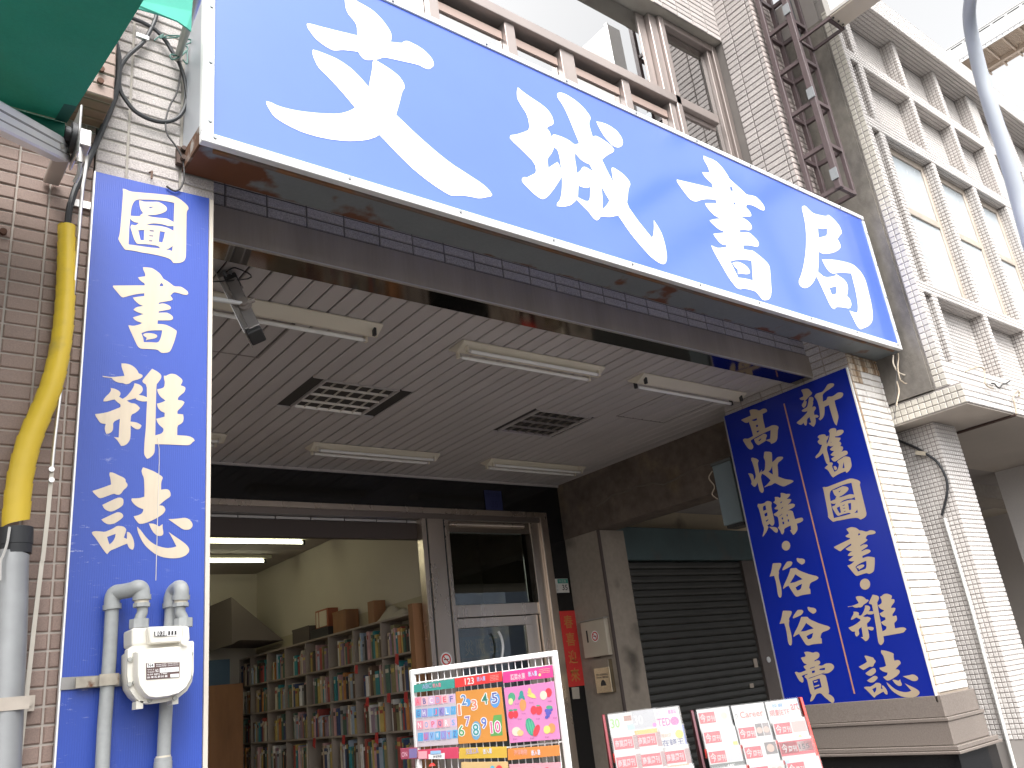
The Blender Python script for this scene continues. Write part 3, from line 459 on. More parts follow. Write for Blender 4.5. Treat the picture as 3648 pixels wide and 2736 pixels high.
# stainless lintel cover with a polished underside
m = MB(); m.box(1.032, 5.880, .305, .318, 3.662, 3.838); m.build('lintel_cover', STAINLESS, B)
m = MB(); m.box(1.032, 5.880, .303, .319, 3.653, 3.661); m.build('lintel_edge', M('bright folded edge', (.62, .58, .52), rough=.3, metal=.6), B)
m = MB(); m.box(1.032, 5.880, .320, .470, 3.654, 3.660); m.build('lintel_underside', MIRROR, B)
m = MB(); m.box(1.032, 5.880, .462, .470, 3.661, 3.76); m.build('lintel_back', STAINLESS, B)
# right pillar
m = MB(); m.box(5.885, 6.335, .007, 1.20, 0, 5.2); p = m.build('pillar', TILEJOINT, B)
def wt(a, b): return RUSTYTILE if (a < 5.93 or (b > 3.5 and a < 6.1) or b > 3.62) else WHITETILE
tile_wall(p, (0, 0, 0), X, Z, 5.882, 6.338, 1.272, 3.742, .132, .0533, .007, WHITETILE, 5.905, 1.272, matf=wt, jit=.003)
tile_wall(p, (5.878, 0, 0), -Y, Z, -1.195, -.003, 3.56, 4.0, .204, .0575, .008, GRANITE, -.20, 3.60)
PLINTH = M('polished brown grey granite', (.20, .17, .15), rough=.16, var2=.18, v2scale=120)
m = MB()
m.box(5.862, 6.355, -.022, 1.22, 1.125, 1.262); m.box(5.842, 6.375, -.042, 1.24, 1.100, 1.124); m.box(5.850, 6.368, -.034, 1.23, .955, 1.099); m.box(5.815, 6.405, -.070, 1.26, .925, .954); m.box(5.800, 6.420, -.085, 1.27, .905, .924)
m.build('pillar_base', PLINTH, p, bevel=.004)
m = MB(); m.box(5.835, 6.385, -.05, 1.235, 0, .903); m.build('pillar_foot', BLACKGRAN, p, bevel=.003)
# upper pier and wall
m = MB(); m.box(5.886, 6.290, .007, .50, 4.7, 9.5); p = m.build('pier', DARKMORTAR, B)
tile_wall(p, (5.880, 0, 0), -Y, Z, -.37, -.002, 4.88, 7.7, .204, .0590, .009, GRANITE, -.255, 4.9)
m = MB(); tiles = tile_wall(p, (0, 0, 0), X, Z, 5.878, 6.295, 5.0, 7.7, .204, .0590, .009, M('pinkish granite tile', (.46, .40, .375), rough=.75, var=.06, vscale=5, var2=.30, v2scale=170, rand=.05), 5.96, 4.9)
m = MB(); m.box(1.2, 5.886, .372, .70, 7.066, 9.5); p = m.build('upper_wall', MORTAR, B)
tile_wall(p, (0, .365, 0), X, Z, 4.95, 5.884, 7.062, 7.75, .204, .0590, .008, GRANITE, 5.68, 7.062)
m = MB(); m.box(1.0, 5.884, .37, .70, 3.9, 4.55); m.build('sill_wall', MORTAR, B)
m = MB(); m.box(-.3, 1.2, .37, .7, 4.5, 9.5); m.build('wall', MORTAR, B)
# window above the sign
YW = .48
W = MB(); W.box(1.2, 5.66, YW-.03, YW+.09, 6.105, 6.195); wf = W.build('window', BRONZE, B, bevel=.004)
m = MB(); m.box(4.885, 4.985, YW+.05, YW+.12, 6.2, 7.06); m.box(4.99, 5.085, YW+.0, YW+.11, 6.2, 7.06); m.box(5.09, 5.155, YW-.03, YW+.09, 4.55, 7.06); m.box(5.155, 5.66, YW+.02, YW+.07, 6.06, 6.104)
m.build('mullion', BRONZE, wf, bevel=.004)
for a, b in ((3.255, 3.345), (3.785, 3.925), (4.445, 4.53), (5.015, 5.085), (2.6, 2.68), (2.02, 2.10)):
    m = MB(); m.box(a, b, YW-.005, YW+.08, 4.55, 6.104); m.build('mullion', BRONZE, wf, bevel=.003)
sash = M('pinkish sash rail', (.40, .30, .26), rough=.4, metal=.3)
for a, b in ((2.685, 3.25), (3.35, 3.78), (3.93, 4.44), (4.535, 5.01)):
    m = MB(); m.box(a, b, YW+.035, YW+.075, 5.965, 6.035); m.build('sash', sash, wf)
    m = MB(); m.box(a, b, YW+.05, YW+.056, 4.55, 5.964); m.build('pane', WINGLASS, wf)
m = MB(); m.box(1.4, 2.595, YW+.05, YW+.056, 4.55, 6.1); m.build('pane', WINGLASS, wf)
m = MB(); m.box(1.3, 4.884, YW+.06, YW+.066, 6.2, 7.06); m.build('pane', WINGLASS, wf)
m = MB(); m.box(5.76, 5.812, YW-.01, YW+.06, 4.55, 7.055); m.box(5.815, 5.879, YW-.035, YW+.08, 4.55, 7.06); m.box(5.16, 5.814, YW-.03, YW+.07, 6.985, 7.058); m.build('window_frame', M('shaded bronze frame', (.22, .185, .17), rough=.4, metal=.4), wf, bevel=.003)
m = MB(); m.box(5.16, 5.755, YW+.03, YW+.036, 4.55, 6.98); m.build('pane', WINGLASS, wf)
m = MB(); m.box(1.2, 5.9, .95, 1.0, 4.5, 9.0); m.build('room_wall', M('dim room', (.12, .13, .14), rough=.9), B)
m = MB(); m.box(-.3, 6.3, .5, 9, 9.0, 9.4); m.build('roof', CONC, B)

# ------------------------------------------------------------------ arcade ceiling
ZC = 3.715
m = MB(); m.box(1.0, 6.6, .40, 3.95, ZC+.016, ZC+.03); c = m.build('arcade_ceiling', CEILBACK, B)
holes = [(2.42, 3.02, 1.83, 2.42), (4.31, 4.91, 1.83, 2.42)]
px = 1.526-.114*5; k = 0
while px < 6.30:
    x0, x1 = px+.006, px+.109; px += .114
    segs = [(.44, 3.878)]
    for h in holes:
        if x1 > h[0] and x0 < h[1]: segs = [(.44, h[2]-.004), (h[3]+.004, 3.878)]
    for a, b in segs:
        m = MB(); e = rnd.uniform(-.0012, .0012)
        m.prism([(x0, a, ZC+.014), (x0, a, ZC+.004+e), (x0+.008, a, ZC+e), (x1-.008, a, ZC+e), (x1, a, ZC+.004+e), (x1, a, ZC+.014)], (0, b-a, 0)); m.build('slat', SLAT, c)
for hx0, hx1, hy0, hy1 in ((5.085, 5.69, 1.12, 1.73), (1.25, 1.882, 1.10, 1.64)):
    m = MB()
    for a in ((hx0, hx1, hy0, hy0+.008), (hx0, hx1, hy1-.008, hy1), (hx0, hx0+.012, hy0, hy1), (hx1-.012, hx1, hy0, hy1)): m.box(*a, ZC-.0035, ZC+.003)
    m.build('hatch_frame', M('hatch edge', (.30, .27, .25), rough=.5), c)
    m = MB(); m.box(hx0+.02, hx1-.02, hy0+.012, hy1-.012, ZC-.0028, ZC-.0018)
m = MB(); m.box(1.0, 6.3, 3.858, 3.878, ZC-.022, ZC-.001); m.build('cornice', SLAT, c)

# ------------------------------------------------------------------ back wall of the arcade: granite surround, steel door frame
YB = 3.88
m = MB(); m.box(.2, 6.29, YB, YB+.12, 3.402, ZC+.3); m.box(6.032, 6.268, YB, YB+.12, 0, 3.401); m.build('granite_surround', BLACKGRAN, B)
D = thing('shopfront', 'stainless steel shop entrance with open doorway and a glazed door beside it', 'shopfront', (4.5, YB, 0))
m = MB(); m.box(.6, 6.030, YB-.012, YB+.10, 3.345, 3.398); m.build('frame_header', DOORSTEEL, D, bevel=.002)
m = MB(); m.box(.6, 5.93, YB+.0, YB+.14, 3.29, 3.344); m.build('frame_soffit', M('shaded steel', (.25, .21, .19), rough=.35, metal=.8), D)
m = MB(); m.box(5.935, 6.030, YB-.012, YB+.10, 0, 3.344); m.box(5.80, 5.934, YB+.02, YB+.12, 0, 3.289); m.build('frame_jamb', DOORSTEEL, D, bevel=.002)
for a, b in ((4.410, 4.460), (4.482, 4.662), (4.684, 4.728)):
    m = MB(); m.box(a, b, YB-.01, YB+.09, 0, 3.289); m.build('mullion', DOORSTEEL, D, bevel=.003)
m = MB(); m.box(4.44, 4.72, YB+.005, YB+.085, 0, 3.288); m.build('mullion_core', DARKMETAL, D)
YG = YB+.06
m = MB(); m.box(4.73, 5.80, YG-.02, YG+.05, 2.335, 2.452); m.build('transom_bar', DOORSTEEL, D, bevel=.002)
m = MB(); m.box(4.73, 5.80, YG-.03, YG+.03, 3.17, 3.289); m.build('closer_box', M('closer steel', (.42, .37, .32), rough=.2, metal=.9), D)
m = MB(); m.tube([(4.74, YG-.05, 3.245), (5.70, YG-.05, 3.245)], .022, 12); m.build('closer_rail', DOORSTEEL, D, smooth=True)
m = MB(); m.box(4.735, 5.70, YG, YG+.008, 2.455, 3.168); m.build('pane', CLEARGLASS, D)
dr = MB(); dr.box(4.735, 5.70, YG-.01, YG+.035, 2.235, 2.325); dr.box(5.615, 5.70, YG-.01, YG+.035, .05, 2.234); dr.box(5.705, 5.79, YG, YG+.05, .05, 2.33); dr = dr.build('door', DOORSTEEL, D, bevel=.002)
m = MB(); m.box(4.735, 5.612, YG+.008, YG+.016, .05, 2.232); m.build('pane', CLEARGLASS, dr)
m = MB(); m.tube(smoothpath([at(*crop(1350, 2250, 2.949)(a, b), 1, YG-.06) for a, b in ((1255, 0), (1285, 60), (1303, 160), (1292, 275))], 5), .013, 10); m.build('door_handle', ALU, dr, smooth=True)
# sign hanging behind the glass, seen from its back
K = crop(1350, 2250, 2.949)
q = [at(*K(a, b), 1, YG+.12) for a, b in ((848, 62), (1265, 28), (1275, 242), (858, 285))]
t = thing('hanging_sign', 'small blue board with reversed cream characters behind the door glass', 'sign', tuple(q[3]))
m = MB(); m.prism(q, (0, .012, 0)); m.build('board', M('teal blue board', (.06, .17, .24), rough=.4), t)
m = MB(); u = (q[1]-q[0]).normalized(); v = Z
for s_, (a, b), w_ in (('亞', (1150, 215), .105), ('洲', (1015, 235), .105), ('災', (895, 252), .105)):
    o = at(*K(a+105, b), 1, YG+.118); text(m, s_, o, -u, v, w_, .15)
m.build('characters', LETCREAM, t)
m = MB(); m.box(4.74, 6.20, 5.4, 5.45, 0, 3.6); m.box(6.2, 6.25, 4.0, 5.4, 0, 3.6); m.box(4.70, 4.74, 4.02, 8.5, 0, 3.6); m.box(4.74, 6.2, 4.0, 5.4, 3.55, 3.6)
m.build('lobby', M('lobby wall', (.22, .20, .17), rough=.8, var=.1), B)
m = MB(); m.box(4.75, 5.6, 5.2, 5.3, 1.9, 2.62); m.build('lobby_panel', M('greenish lobby window', (.10, .20, .16), rough=.4), B)

# column, beam and the passage to the next arcade
m = MB(); m.box(6.258, 6.655, 3.362, 3.95, 0, 3.104); m.build('column', CONCS, B)
m = MB(); m.box(6.252, 6.285, 3.345, 3.361, 0, 3.10); m.build('column_strip', M('dark corner strip', (.075, .055, .05), rough=.7), B)  # thin dark bar along the groove at the column corner
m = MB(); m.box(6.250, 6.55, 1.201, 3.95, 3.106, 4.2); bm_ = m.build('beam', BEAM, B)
m = MB()
pts = [(6.249, y, 3.37+.03*math.sin(y*5)+rnd.uniform(-.02, .02)) for y in [3.3-.12*i for i in range(18)]]
m.tube(pts, [.006+.006*rnd.random() for _ in pts], 5); m.build('plaster_ridge', M('plaster crumbs', (.17, .14, .115), rough=1, bump=1, bscale=60), bm_)
N = thing('roller_shutter', 'closed dark roller shutter under a faded teal shutter box in the next arcade', 'shutter', (7.9, 3.6, 0))
m = MB(); m.box(6.70, 9.25, 3.55, 3.9, 2.825, 3.195); m.build('shutter_box', TEAL, N, bevel=.005)
zz = 2.815
while zz > .1:
    m = MB(); m.prism([(6.90, 3.64, zz), (6.90, 3.622, zz-.012), (6.90, 3.616, zz-.05), (6.90, 3.626, zz-.072), (6.90, 3.64, zz-.076)], (2.02, 0, 0)); m.build('slat', SHUT, N); zz -= .078
GP_ = M('brown grey post', (.15, .125, .115), rough=.7, var=.1)
m = MB(); m.box(6.66, 6.895, 3.60, 3.8, 0, 2.82); m.build('shutter_guide', GP_, N)
m = MB(); m.box(8.925, 9.27, 3.59, 3.85, 0, 2.82); m.build('shutter_guide', GP_, N)
m = MB(); m.tube([(9.05, 3.589, 1.62), (9.05, 3.578, 1.62)], .035, 14); m.build('lock_plate', ALU, N)
for a, b in ((8.62, 1.33), (8.78, 1.55)):
    m = MB(); m.box(a, a+.07, 3.605, 3.612, b, b+.10 if a > 8.7 else b+.05); m.build('sticker', M('faded sticker', (.45, .38, .32), rough=.6), N)
m = MB(); m.box(6.55, 45, 3.90, 4.0, 0, 3.56); m.build('next_arcade_wall', M('cream plaster', (.60, .50, .36), rough=.85, var=.08, vscale=2, col2=(.30, .24, .17), mix=(.66, .78)), B)
m = MB(); m.box(6.55, 45, .3, 3.95, 3.56, 3.66); m.build('next_arcade_ceiling', M('pale plaster', (.50, .46, .40), rough=.85), B)

# ------------------------------------------------------------------ brown tiled building on the left
T2 = thing('neighbour_building', 'brown tiled building pillar beside the narrow blue sign', 'building', (0, .2, 0))
m = MB(); m.box(-4, .572, .010, .8, 0, 5.5); p = m.build('wall', PALEMORTAR, T2)
tile_wall(p, (0, .004, 0), X, Z, .15, .572, 1.0, 3.86, .105, .0538, .007, BROWN, .328, 3.389)
m = MB(); m.box(-4, .584, -.188, .009, 3.846, 5.5); p = m.build('beam', PALEMORTAR, T2)
tile_wall(p, (0, -.194, 0), X, Z, .15, .586, 3.842, 4.6, .21, .0538, .006, BROWN, .40, 3.842)
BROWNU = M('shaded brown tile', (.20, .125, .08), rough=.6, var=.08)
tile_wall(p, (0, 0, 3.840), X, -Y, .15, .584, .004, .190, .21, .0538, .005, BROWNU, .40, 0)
m = MB()
for a, b in ((.535, 3.90), (.535, 3.955), (.30, 3.30)): m.tube([(a, -.20 if b > 3.85 else .006, b), (a, -.212 if b > 3.85 else -.01, b)], .012, 8)
m.build('rusty_bolt', M('rust', (.09, .04, .025), rough=.9), p)

# ------------------------------------------------------------------ white mosaic building on the right
WB = thing('mosaic_building', 'white mosaic tiled building with a grid of fins and bars, right of the bookshop', 'building', (9, 0, 0))
X0, XE, yf, yr = 6.340, 13.6, -.48, -.355
fins = [(6.345, 6.420), (6.545, 6.630), (7.465, 7.540), (8.300, 8.375), (9.060, 9.300), (10.02, 10.10), (10.86, 10.94), (11.70, 11.78), (12.36, 12.6)]
bars = [(3.365, 3.575), (4.170, 4.265), (5.737, 5.850), (6.462, 6.565)]
zs, zt = 7.150, 7.40
m = MB(); m.box(X0+.002, XE, yr+.004, 3.5, 3.372, 7.38); m.build('wall', MOSAICJ, WB)
m = MB(); m.box(X0, X0+.10, -.372, 1.6, 3.372, 6.95); m.box(X0-.012, X0-.001, -.36, 1.6, 3.374, 6.9)
m.build('bare_side', CONC, WB)
m = MB()
for a, b in fins: m.box(a+.005, b-.005, yf+.005, yr+.002, 3.37, zs)
for a, b in bars: m.box(X0+.008, XE, yf+.006, yr+.003, a+.005, b-.005)
m.box(X0+.006, XE, -.604, yr+.003, zs+.006, zt)
m.build('fin_grid', MOSAICJ, WB)
m = MB(); g = .005; PM = .034
inside = [(3.575, 4.170), (4.265, 5.737), (5.850, 6.462), (6.565, zs)]
for i, (a, b) in enumerate(fins):
    for c, d in inside:
        tiles_mb(m, (0, yf, 0), X, Z, a, b, c, d, PM, g, a, c)
        if i: tiles_mb(m, (a, 0, 0), -Y, Z, -yr, -yf, c, d, PM, g, -yf, c)
for c, d in bars[1:]:
    tiles_mb(m, (0, yf, 0), X, Z, X0, XE, c, d, PM, g, X0, c)
    for (a0, b0), (a1, b1) in zip(fins[:-1], fins[1:]): tiles_mb(m, (0, 0, c), X, -Y, b0, a1, -yr, -yf, PM, g, b0, -yf)
tiles_mb(m, (0, yf, 0), X, Z, 7.54, XE, *bars[0], PM, g, X0, 3.365)
tiles_mb(m, (0, 0, zs), X, -Y, X0, XE, -yr, .61, PM, g, X0, .61)
tiles_mb(m, (0, -.610, 0), X, Z, X0, XE, zs, zt, PM, g, X0, zs)
for k, ((a0, b0), (a1, b1)) in enumerate(zip(fins[:-1], fins[1:])):
    for j, (c, d) in enumerate(inside):
        if j == 1 and k not in (0,): continue
        tiles_mb(m, (0, yr, 0), X, Z, b0, a1, c, d, PM, g, b0, c)
o = m.build('mosaic_tiles', MOSAIC, WB); o['kind'] = 'stuff'
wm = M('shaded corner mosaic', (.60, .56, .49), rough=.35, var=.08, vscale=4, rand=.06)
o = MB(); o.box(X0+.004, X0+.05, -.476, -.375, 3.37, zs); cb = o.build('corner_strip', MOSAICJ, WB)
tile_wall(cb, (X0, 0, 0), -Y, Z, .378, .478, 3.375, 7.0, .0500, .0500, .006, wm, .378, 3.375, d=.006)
# windows of the mosaic building
for k in (1, 2, 3, 4, 5, 6, 7):
    a, b = fins[k][1], fins[k+1][0]
    m = MB()
    for q_ in ((a, a+.05, 4.27, 5.735), (b-.05, b, 4.27, 5.735), (a+.05, b-.05, 5.675, 5.735), (a+.05, b-.05, 4.27, 4.315), (a+.05, b-.05, 5.055, 5.125)): m.box(q_[0], q_[1], -.392, -.352, q_[2], q_[3])
    f_ = m.build('window', M('weathered window frame', (.52, .45, .38), rough=.5, metal=.3, var=.15, vscale=8) if k == 1 else bpy.data.materials['weathered window frame'], WB, bevel=.004)
    for c, d in ((4.315, 5.055), (5.125, 5.675)):
        m = MB(); m.box(a+.05, b-.05, -.376, -.366, c, d); m.build('pane', FROST, f_)
# canopy slab over its arcade, with its pillar
m = MB(); m.box(X0+.006, 30, -.566, 1.0, 3.206, 3.366); sb = m.build('slab', MOSAICJ, WB)
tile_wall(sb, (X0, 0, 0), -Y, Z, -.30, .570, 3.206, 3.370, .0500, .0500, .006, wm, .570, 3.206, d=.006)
tile_wall(sb, (0, -.572, 0), X, Z, X0, 8.6, 3.206, 3.370, .0500, .0500, .006, MOSAIC, X0, 3.206, d=.006, jit=.0008)
tile_wall(sb, (0, yf, 0), X, Z, X0, 7.54, 3.375, 3.575, .0500, .0500, .006, MOSAIC, X0, 3.375, d=.006, jit=.0008)
m = MB(); m.box(X0+.01, XE, -.56, .60, 3.196, 3.205); m.build('soffit', M('soffit plaster', (.46, .41, .36), rough=.9, var=.1, vscale=1.5), WB)
m = MB(); m.box(6.555, 6.905, -.194, .6, 0, 3.195); pb = m.build('pillar', MOSAICJ, WB)
m = MB()
tiles_mb(m, (6.55, 0, 0), -Y, Z, -.6, .20, .9, 3.19, PM, g, .20, .9); tiles_mb(m, (0, -.20, 0), X, Z, 6.55, 6.91, .9, 3.19, PM, g, 6.55, .9)
o = m.build('mosaic_tiles', MOSAIC, pb); o['kind'] = 'stuff'
m = MB(); m.box(9.5, 9.9, -.2, .6, 0, 3.195); m.build('pillar', MOSAIC, WB)
m = MB(); m.box(6.55, 13, 1.0, 1.35, 3.05, 3.56); m.build('arcade_beam', CONCP, WB)
m = MB(); m.tube([at(*crop(3300, 1461, 6.356)(700, 520), 2, 3.185), at(*crop(3300, 1461, 6.356)(2030, 110), 2, 3.185)], .011, 8); m.build('soffit_pipe', M('rusty pipe', (.09, .055, .045), rough=.8), WB)
N2 = thing('roller_shutter', 'half hidden shutter beside a teal sign panel in the arcade of the mosaic building', 'shutter', (12, 3.4, 0))
m = MB(); m.box(10.6, 14, 3.3, 3.6, 2.5, 2.85); m.build('shutter_box', TEAL, N2)
zz = 2.49
while zz > 1.2:
    m = MB(); m.prism([(10.7, 3.44, zz), (10.7, 3.42, zz-.012), (10.7, 3.414, zz-.05), (10.7, 3.426, zz-.072), (10.7, 3.44, zz-.076)], (3.2, 0, 0)); m.build('slat', SHUT, N2); zz -= .078

# ------------------------------------------------------------------ steel lattice mast, light box above it
ax, bx, ry = 5.925, 6.140, -.055
P3, P4 = at(2824, 126.6, 0, ax), at(2898.6, 176.3, 0, bx); fy = (P3.y+P4.y)/2
nodes = [5.085, 5.50, 5.93, 6.37, 6.80, 7.23, 7.66, 8.1]
TM = thing('lattice_mast', 'brown steel lattice mast bolted to the tiled pier above the blue sign', 'mast', (6.03, -.15, 5.08))
for x_, y_, w_ in ((ax, ry, .040), (bx, ry, .040), (ax, fy, .050), (bx, fy, .034)):
    m = MB(); m.box(x_-w_/2, x_+w_/2, y_-w_/2, y_+w_/2, 5.07 if y_ < -.1 else 4.7, 8.6); m.build('post', TRUSS, TM, bevel=.003)
for z_ in nodes:
    for p_, q_ in (((ax, ry), (bx, ry)), ((bx, ry), (bx, fy)), ((ax, fy), (bx, fy)), ((ax, ry), (ax, fy))):
        m = MB(); m.bar((*p_, z_), (*q_, z_), .028, .036); m.build('rung', TRUSS, TM)
m = MB()
for z_ in (5.15, 5.95, 6.85): m.box(ax-.034, ax-.02, fy-.03, fy+.03, z_, z_+.10)
m.build('splice_plate', GALV, TM)
LB = thing('light_box', 'pale projecting light box sign held out by steel brackets', 'sign', (6.03, -1.1, 6.56))
m = MB(); m.box(ax, bx, -1.75, -.60, 6.56, 6.572); m.build('underside', M('cream sign sheet', (.62, .54, .45), rough=.5), LB)
m = MB(); m.box(ax+.01, bx-.01, -1.74, -.61, 6.573, 8.4); m.build('face', WHITEPAINT, LB)
m = MB(); m.box(ax-.008, ax+.009, -.64, -.598, 6.574, 8.4); m.box(ax-.008, ax+.009, -1.75, -.641, 6.574, 6.604); m.build('frame_trim', ALUGREY, LB)
m = MB()
for dx in (.03, .11, .18): m.tube([(ax+dx, -.63, 6.559), (ax+dx, -.63, 6.553)], .009, 8)
m.build('screw_heads', DARKMETAL, LB)
for x_ in (ax, bx): m = MB(); m.bar((x_, fy, 6.55), (x_, -.62, 6.55), .020, .026); m.build('bracket', TRUSS, LB)
m = MB(); m.bar((ax, -.60, 6.55), (bx, -.60, 6.55), .024, .03); m.build('bracket', TRUSS, LB)
m = MB(); m.bar((ax, fy-.02, 6.55), (bx, fy-.02, 6.55), .02, .026); m.build('bracket', TRUSS, LB)
m = MB(); m.box(ax+.10, ax+.15, fy+.02, fy+.06, 6.62, 8.5); m.build('hanger', DARKMETAL, LB)

# ------------------------------------------------------------------ lamp post, footbridge canopy, building across the street
LP = thing('street_lamp', 'grey tubular street lamp post curving over the road', 'street lamp', (6.5, -1.4, 0))
Q = crop(2600, 0, 2.1107)
pp = []
for (x_, y_), d_ in zip(((2330, 2050), (2200, 1600), (2130, 1350), (2040, 1050), (1960, 800), (1888, 560), (1835, 340), (1806, 180), (1802, 60), (1825, -80), (1880, -260)), (6.2, 6.35, 6.4, 6.45, 6.5, 6.55, 6.55, 6.5, 6.4, 6.2, 5.9)):
    pp.append(CAM+ray(*Q(x_, y_))*d_)
base = Vector((pp[0].x+.02, pp[0].y, 0)); pp = [base]+pp
path = [base, pp[1]]+smoothpath(pp[1:], 5)[1:]
rr = [.062]+[.062-.020*i/(len(path)-2) for i in range(len(path)-1)]
m = MB(); m.tube(path, rr, 20); m.build('post', POST, LP, smooth=True)
e_ = path[-1]; m = MB(); m.box(e_.x-.12, e_.x+.12, e_.y-.7, e_.y+.05, e_.z-.05, e_.z+.06); m.build('lamp_head', POST, LP, bevel=.03)
FB = thing('rooftop_canopy', 'white perforated roof canopy with ribbed underside against the sky', 'canopy', (16.5, 1, 11.8))
F_ = crop(3248, 0, 5.53); Xc = 16.0
za, zb = at(*F_(850, 1300), 0, Xc), at(*F_(560, 1030), 0, Xc)
z0_, z1_ = za.z, zb.z-.02; yE = za.y+.05
m = MB(); m.box(Xc+.01, Xc+.03, -12, yE, z0_, z1_); m.build('fascia', WHITEPAINT, FB)
m = MB(); pitch = .105
for i in range(34):
    for j in range(5):
        yy = yE-.12-i*pitch-(.05 if j % 2 else 0); zz = z0_+.035+j*.055
        m.prism([(Xc+.012, yy, zz), (Xc+.012, yy-.022, zz+.006), (Xc+.012, yy-.026, zz+.028), (Xc+.012, yy-.004, zz+.022)], (-.006, 0, 0))
m.build('perforation', M('grey slot', (.33, .34, .38), rough=.7), FB)
m = MB()
for i in range(16): m.box(Xc+.0, Xc+.012, yE-.08-(i+1)*.27+.05, yE-.08-i*.27, z1_-.085, z1_-.06)
m.build('slot', M('warm grey slot', (.45, .40, .38), rough=.7), FB)
m = MB(); m.box(Xc-.01, Xc+.02, -12, yE, z1_-.02, z1_); m.build('cap', WHITEPAINT, FB)
RIB = M('beige ribbed underside', (.55, .45, .36), rough=.7)
m = MB()
for i in range(18): m.box(Xc+.03+i*.053, Xc+.03+i*.053+.042, -12, yE, z0_+.05, z0_+.07)
m.build('soffit', RIB, FB)
m = MB()
for i in range(40): m.box(Xc+.03, Xc+1.0, yE-.05-i*.30, yE-.02-i*.30, z0_+.0, z0_+.05)
m.box(Xc+.66, Xc+.74, -12, yE, z0_-.03, z0_+.049)
m.build('rib', M('pale rib', (.66, .55, .45), rough=.6), FB)
m = MB(); m.box(Xc, Xc+1.0, -12, yE, z0_+.075, z1_-.03); m.build('roof', WHITEPAINT, FB)
m = MB(); m.box(Xc+.1, 24, yE+.02, 12, 0, z0_-.02); o = m.build('tower_block', FAR); tag(o, 'pale tower block hidden behind the mosaic building', 'building')
m = MB(); m.box(24, 60, -30, -20, 0, 9); o = m.build('opposite_building', M('blue grey facade', (.20, .24, .33), rough=.6, var=.2, vscale=.7, col2=(.42, .42, .40), mix=(.55, .62))); tag(o, 'blue grey building across the street, seen only reflected in the windows', 'building')

# ------------------------------------------------------------------ cables and fittings at the right end of the sign
CABLE = M('weathered cable', (.46, .38, .29), rough=.6); DKC = M('dark cable', (.035, .032, .032), rough=.6)
c5 = crop(2950, 1150, 5.53)
def cable(label, pts, axis, val, r, mat, cf, name='cable', n=6, off=None):
    pp = [at(*cf(*p), axis, val) for p in pts]
    m = MB(); m.tube(smoothpath(pp, n), r, 8); o = m.build(name, mat, None, smooth=True); tag(o, label, 'cable'); return o
cable('thick beige cable hanging from the end of the blue sign to the canopy slab', ((1350, 150), (1450, 200), (1530, 310), (1580, 420), (1640, 620), (1680, 860), (1720, 1020), (1800, 1150), (1900, 1260), (2060, 1350)), 1, -.16, .011, CABLE, c5)
cable('thin wavy cream cable from under the blue sign to the canopy slab', ((1285, 640), (1280, 780), (1330, 900), (1400, 985), (1530, 1040), (1640, 1100), (1760, 1190), (1900, 1280), (2050, 1310), (2130, 1280), (2212, 1290)), 1, -.19, .006, M('cream cable', (.60, .53, .44), rough=.5), c5)
cable('short loose wire with a curled end under the blue sign', ((1380, 600), (1388, 700), (1375, 850), (1390, 1000), (1425, 1130), (1460, 1150), (1500, 1190), (1550, 1195)), 1, -.20, .0045, CABLE, c5)
cable('thin wire hanging straight down beside the white pillar edge', ((1325, 620), (1350, 800), (1355, 950), (1340, 1200), (1325, 1640), (1310, 1900)), 1, -.20, .003, DKC, c5)
cable('short bulging wire tail under the loose cables', ((1350, 1150), (1390, 1280), (1395, 1380), (1375, 1490), (1345, 1640)), 1, -.19, .005, CABLE, c5)
m = MB(); m.bar(at(*c5(1370, 360), 1, -.06), at(*c5(1810, 600), 1, -.06), .02, .03); tag(m.build('bracket_bar', GALV), 'flat steel bar behind the right end of the blue sign', 'bracket')
k3 = crop(3048, 1200, 2.765)
cable('black cable drooping across the shaded mosaic pillar', ((380, 1005), (420, 1020), (520, 1060), (610, 1100), (690, 1150), (800, 1230), (880, 1360), (905, 1480), (890, 1600), (850, 1760)), 0, 6.53, .010, BLACKRUB, k3)
m = MB(); a, b = at(*k3(595, 1140), 0, 6.52), at(*k3(690, 1150), 0, 6.52); m.bar(a, b, .02, .03); tag(m.build('cable_clip', M('beige plastic', (.55, .48, .38), rough=.5)), 'beige clip holding the black cable on the shaded mosaic pillar', 'clip')
k4 = crop(3048, 1800, 2.765)
o = cable('straight white plastic conduit on the shaded mosaic pillar', ((875, 125), (985, 490), (1120, 940), (1200, 1230), (1300, 1600), (1450, 2150), (1600, 2700)), 0, 6.532, .013, M('white conduit', (.62, .62, .60), rough=.35), k4, name='conduit')
z5 = crop(3300, 1200, 6.356)
cable('broken lamp bracket with two looping wires on the canopy slab', ((890, 800), (920, 765), (1000, 735), (1110, 700), (1200, 685), (1290, 720), (1320, 800), (1320, 960), (1340, 1060), (1400, 1130), (1510, 1170)), 1, -.60, .006, CABLE, z5, name='lamp_bracket')
cable('curly beige cable end below the broken lamp bracket', ((2090, 1340), (2120, 1290), (2070, 1240), (1990, 1290), (1970, 1400), (1990, 1500), (2020, 1600), (2040, 1750)), 1, -.60, .007, CABLE, z5)
cable('dark twisted wire scrap on the white band above the canopy slab', ((1480, 1050), (1550, 1070), (1600, 1130), (1660, 1160), (1720, 1080), (1800, 1060), (1890, 1000)), 1, -.50, .006, DKC, z5)

# ------------------------------------------------------------------ awning, conduit, cables on the left
A1 = crop(0, 0, 2.212); A2 = crop(0, 150, 4.608); A3 = crop(0, 700, 2.212); A4 = crop(0, 1400, 2.765); A5 = crop(0, 2000, 2.212)
AW = thing('awning', 'green canvas awning with aluminium arm and roller above the brown wall', 'awning', (.1, -.2, 3.6))
xe = .425
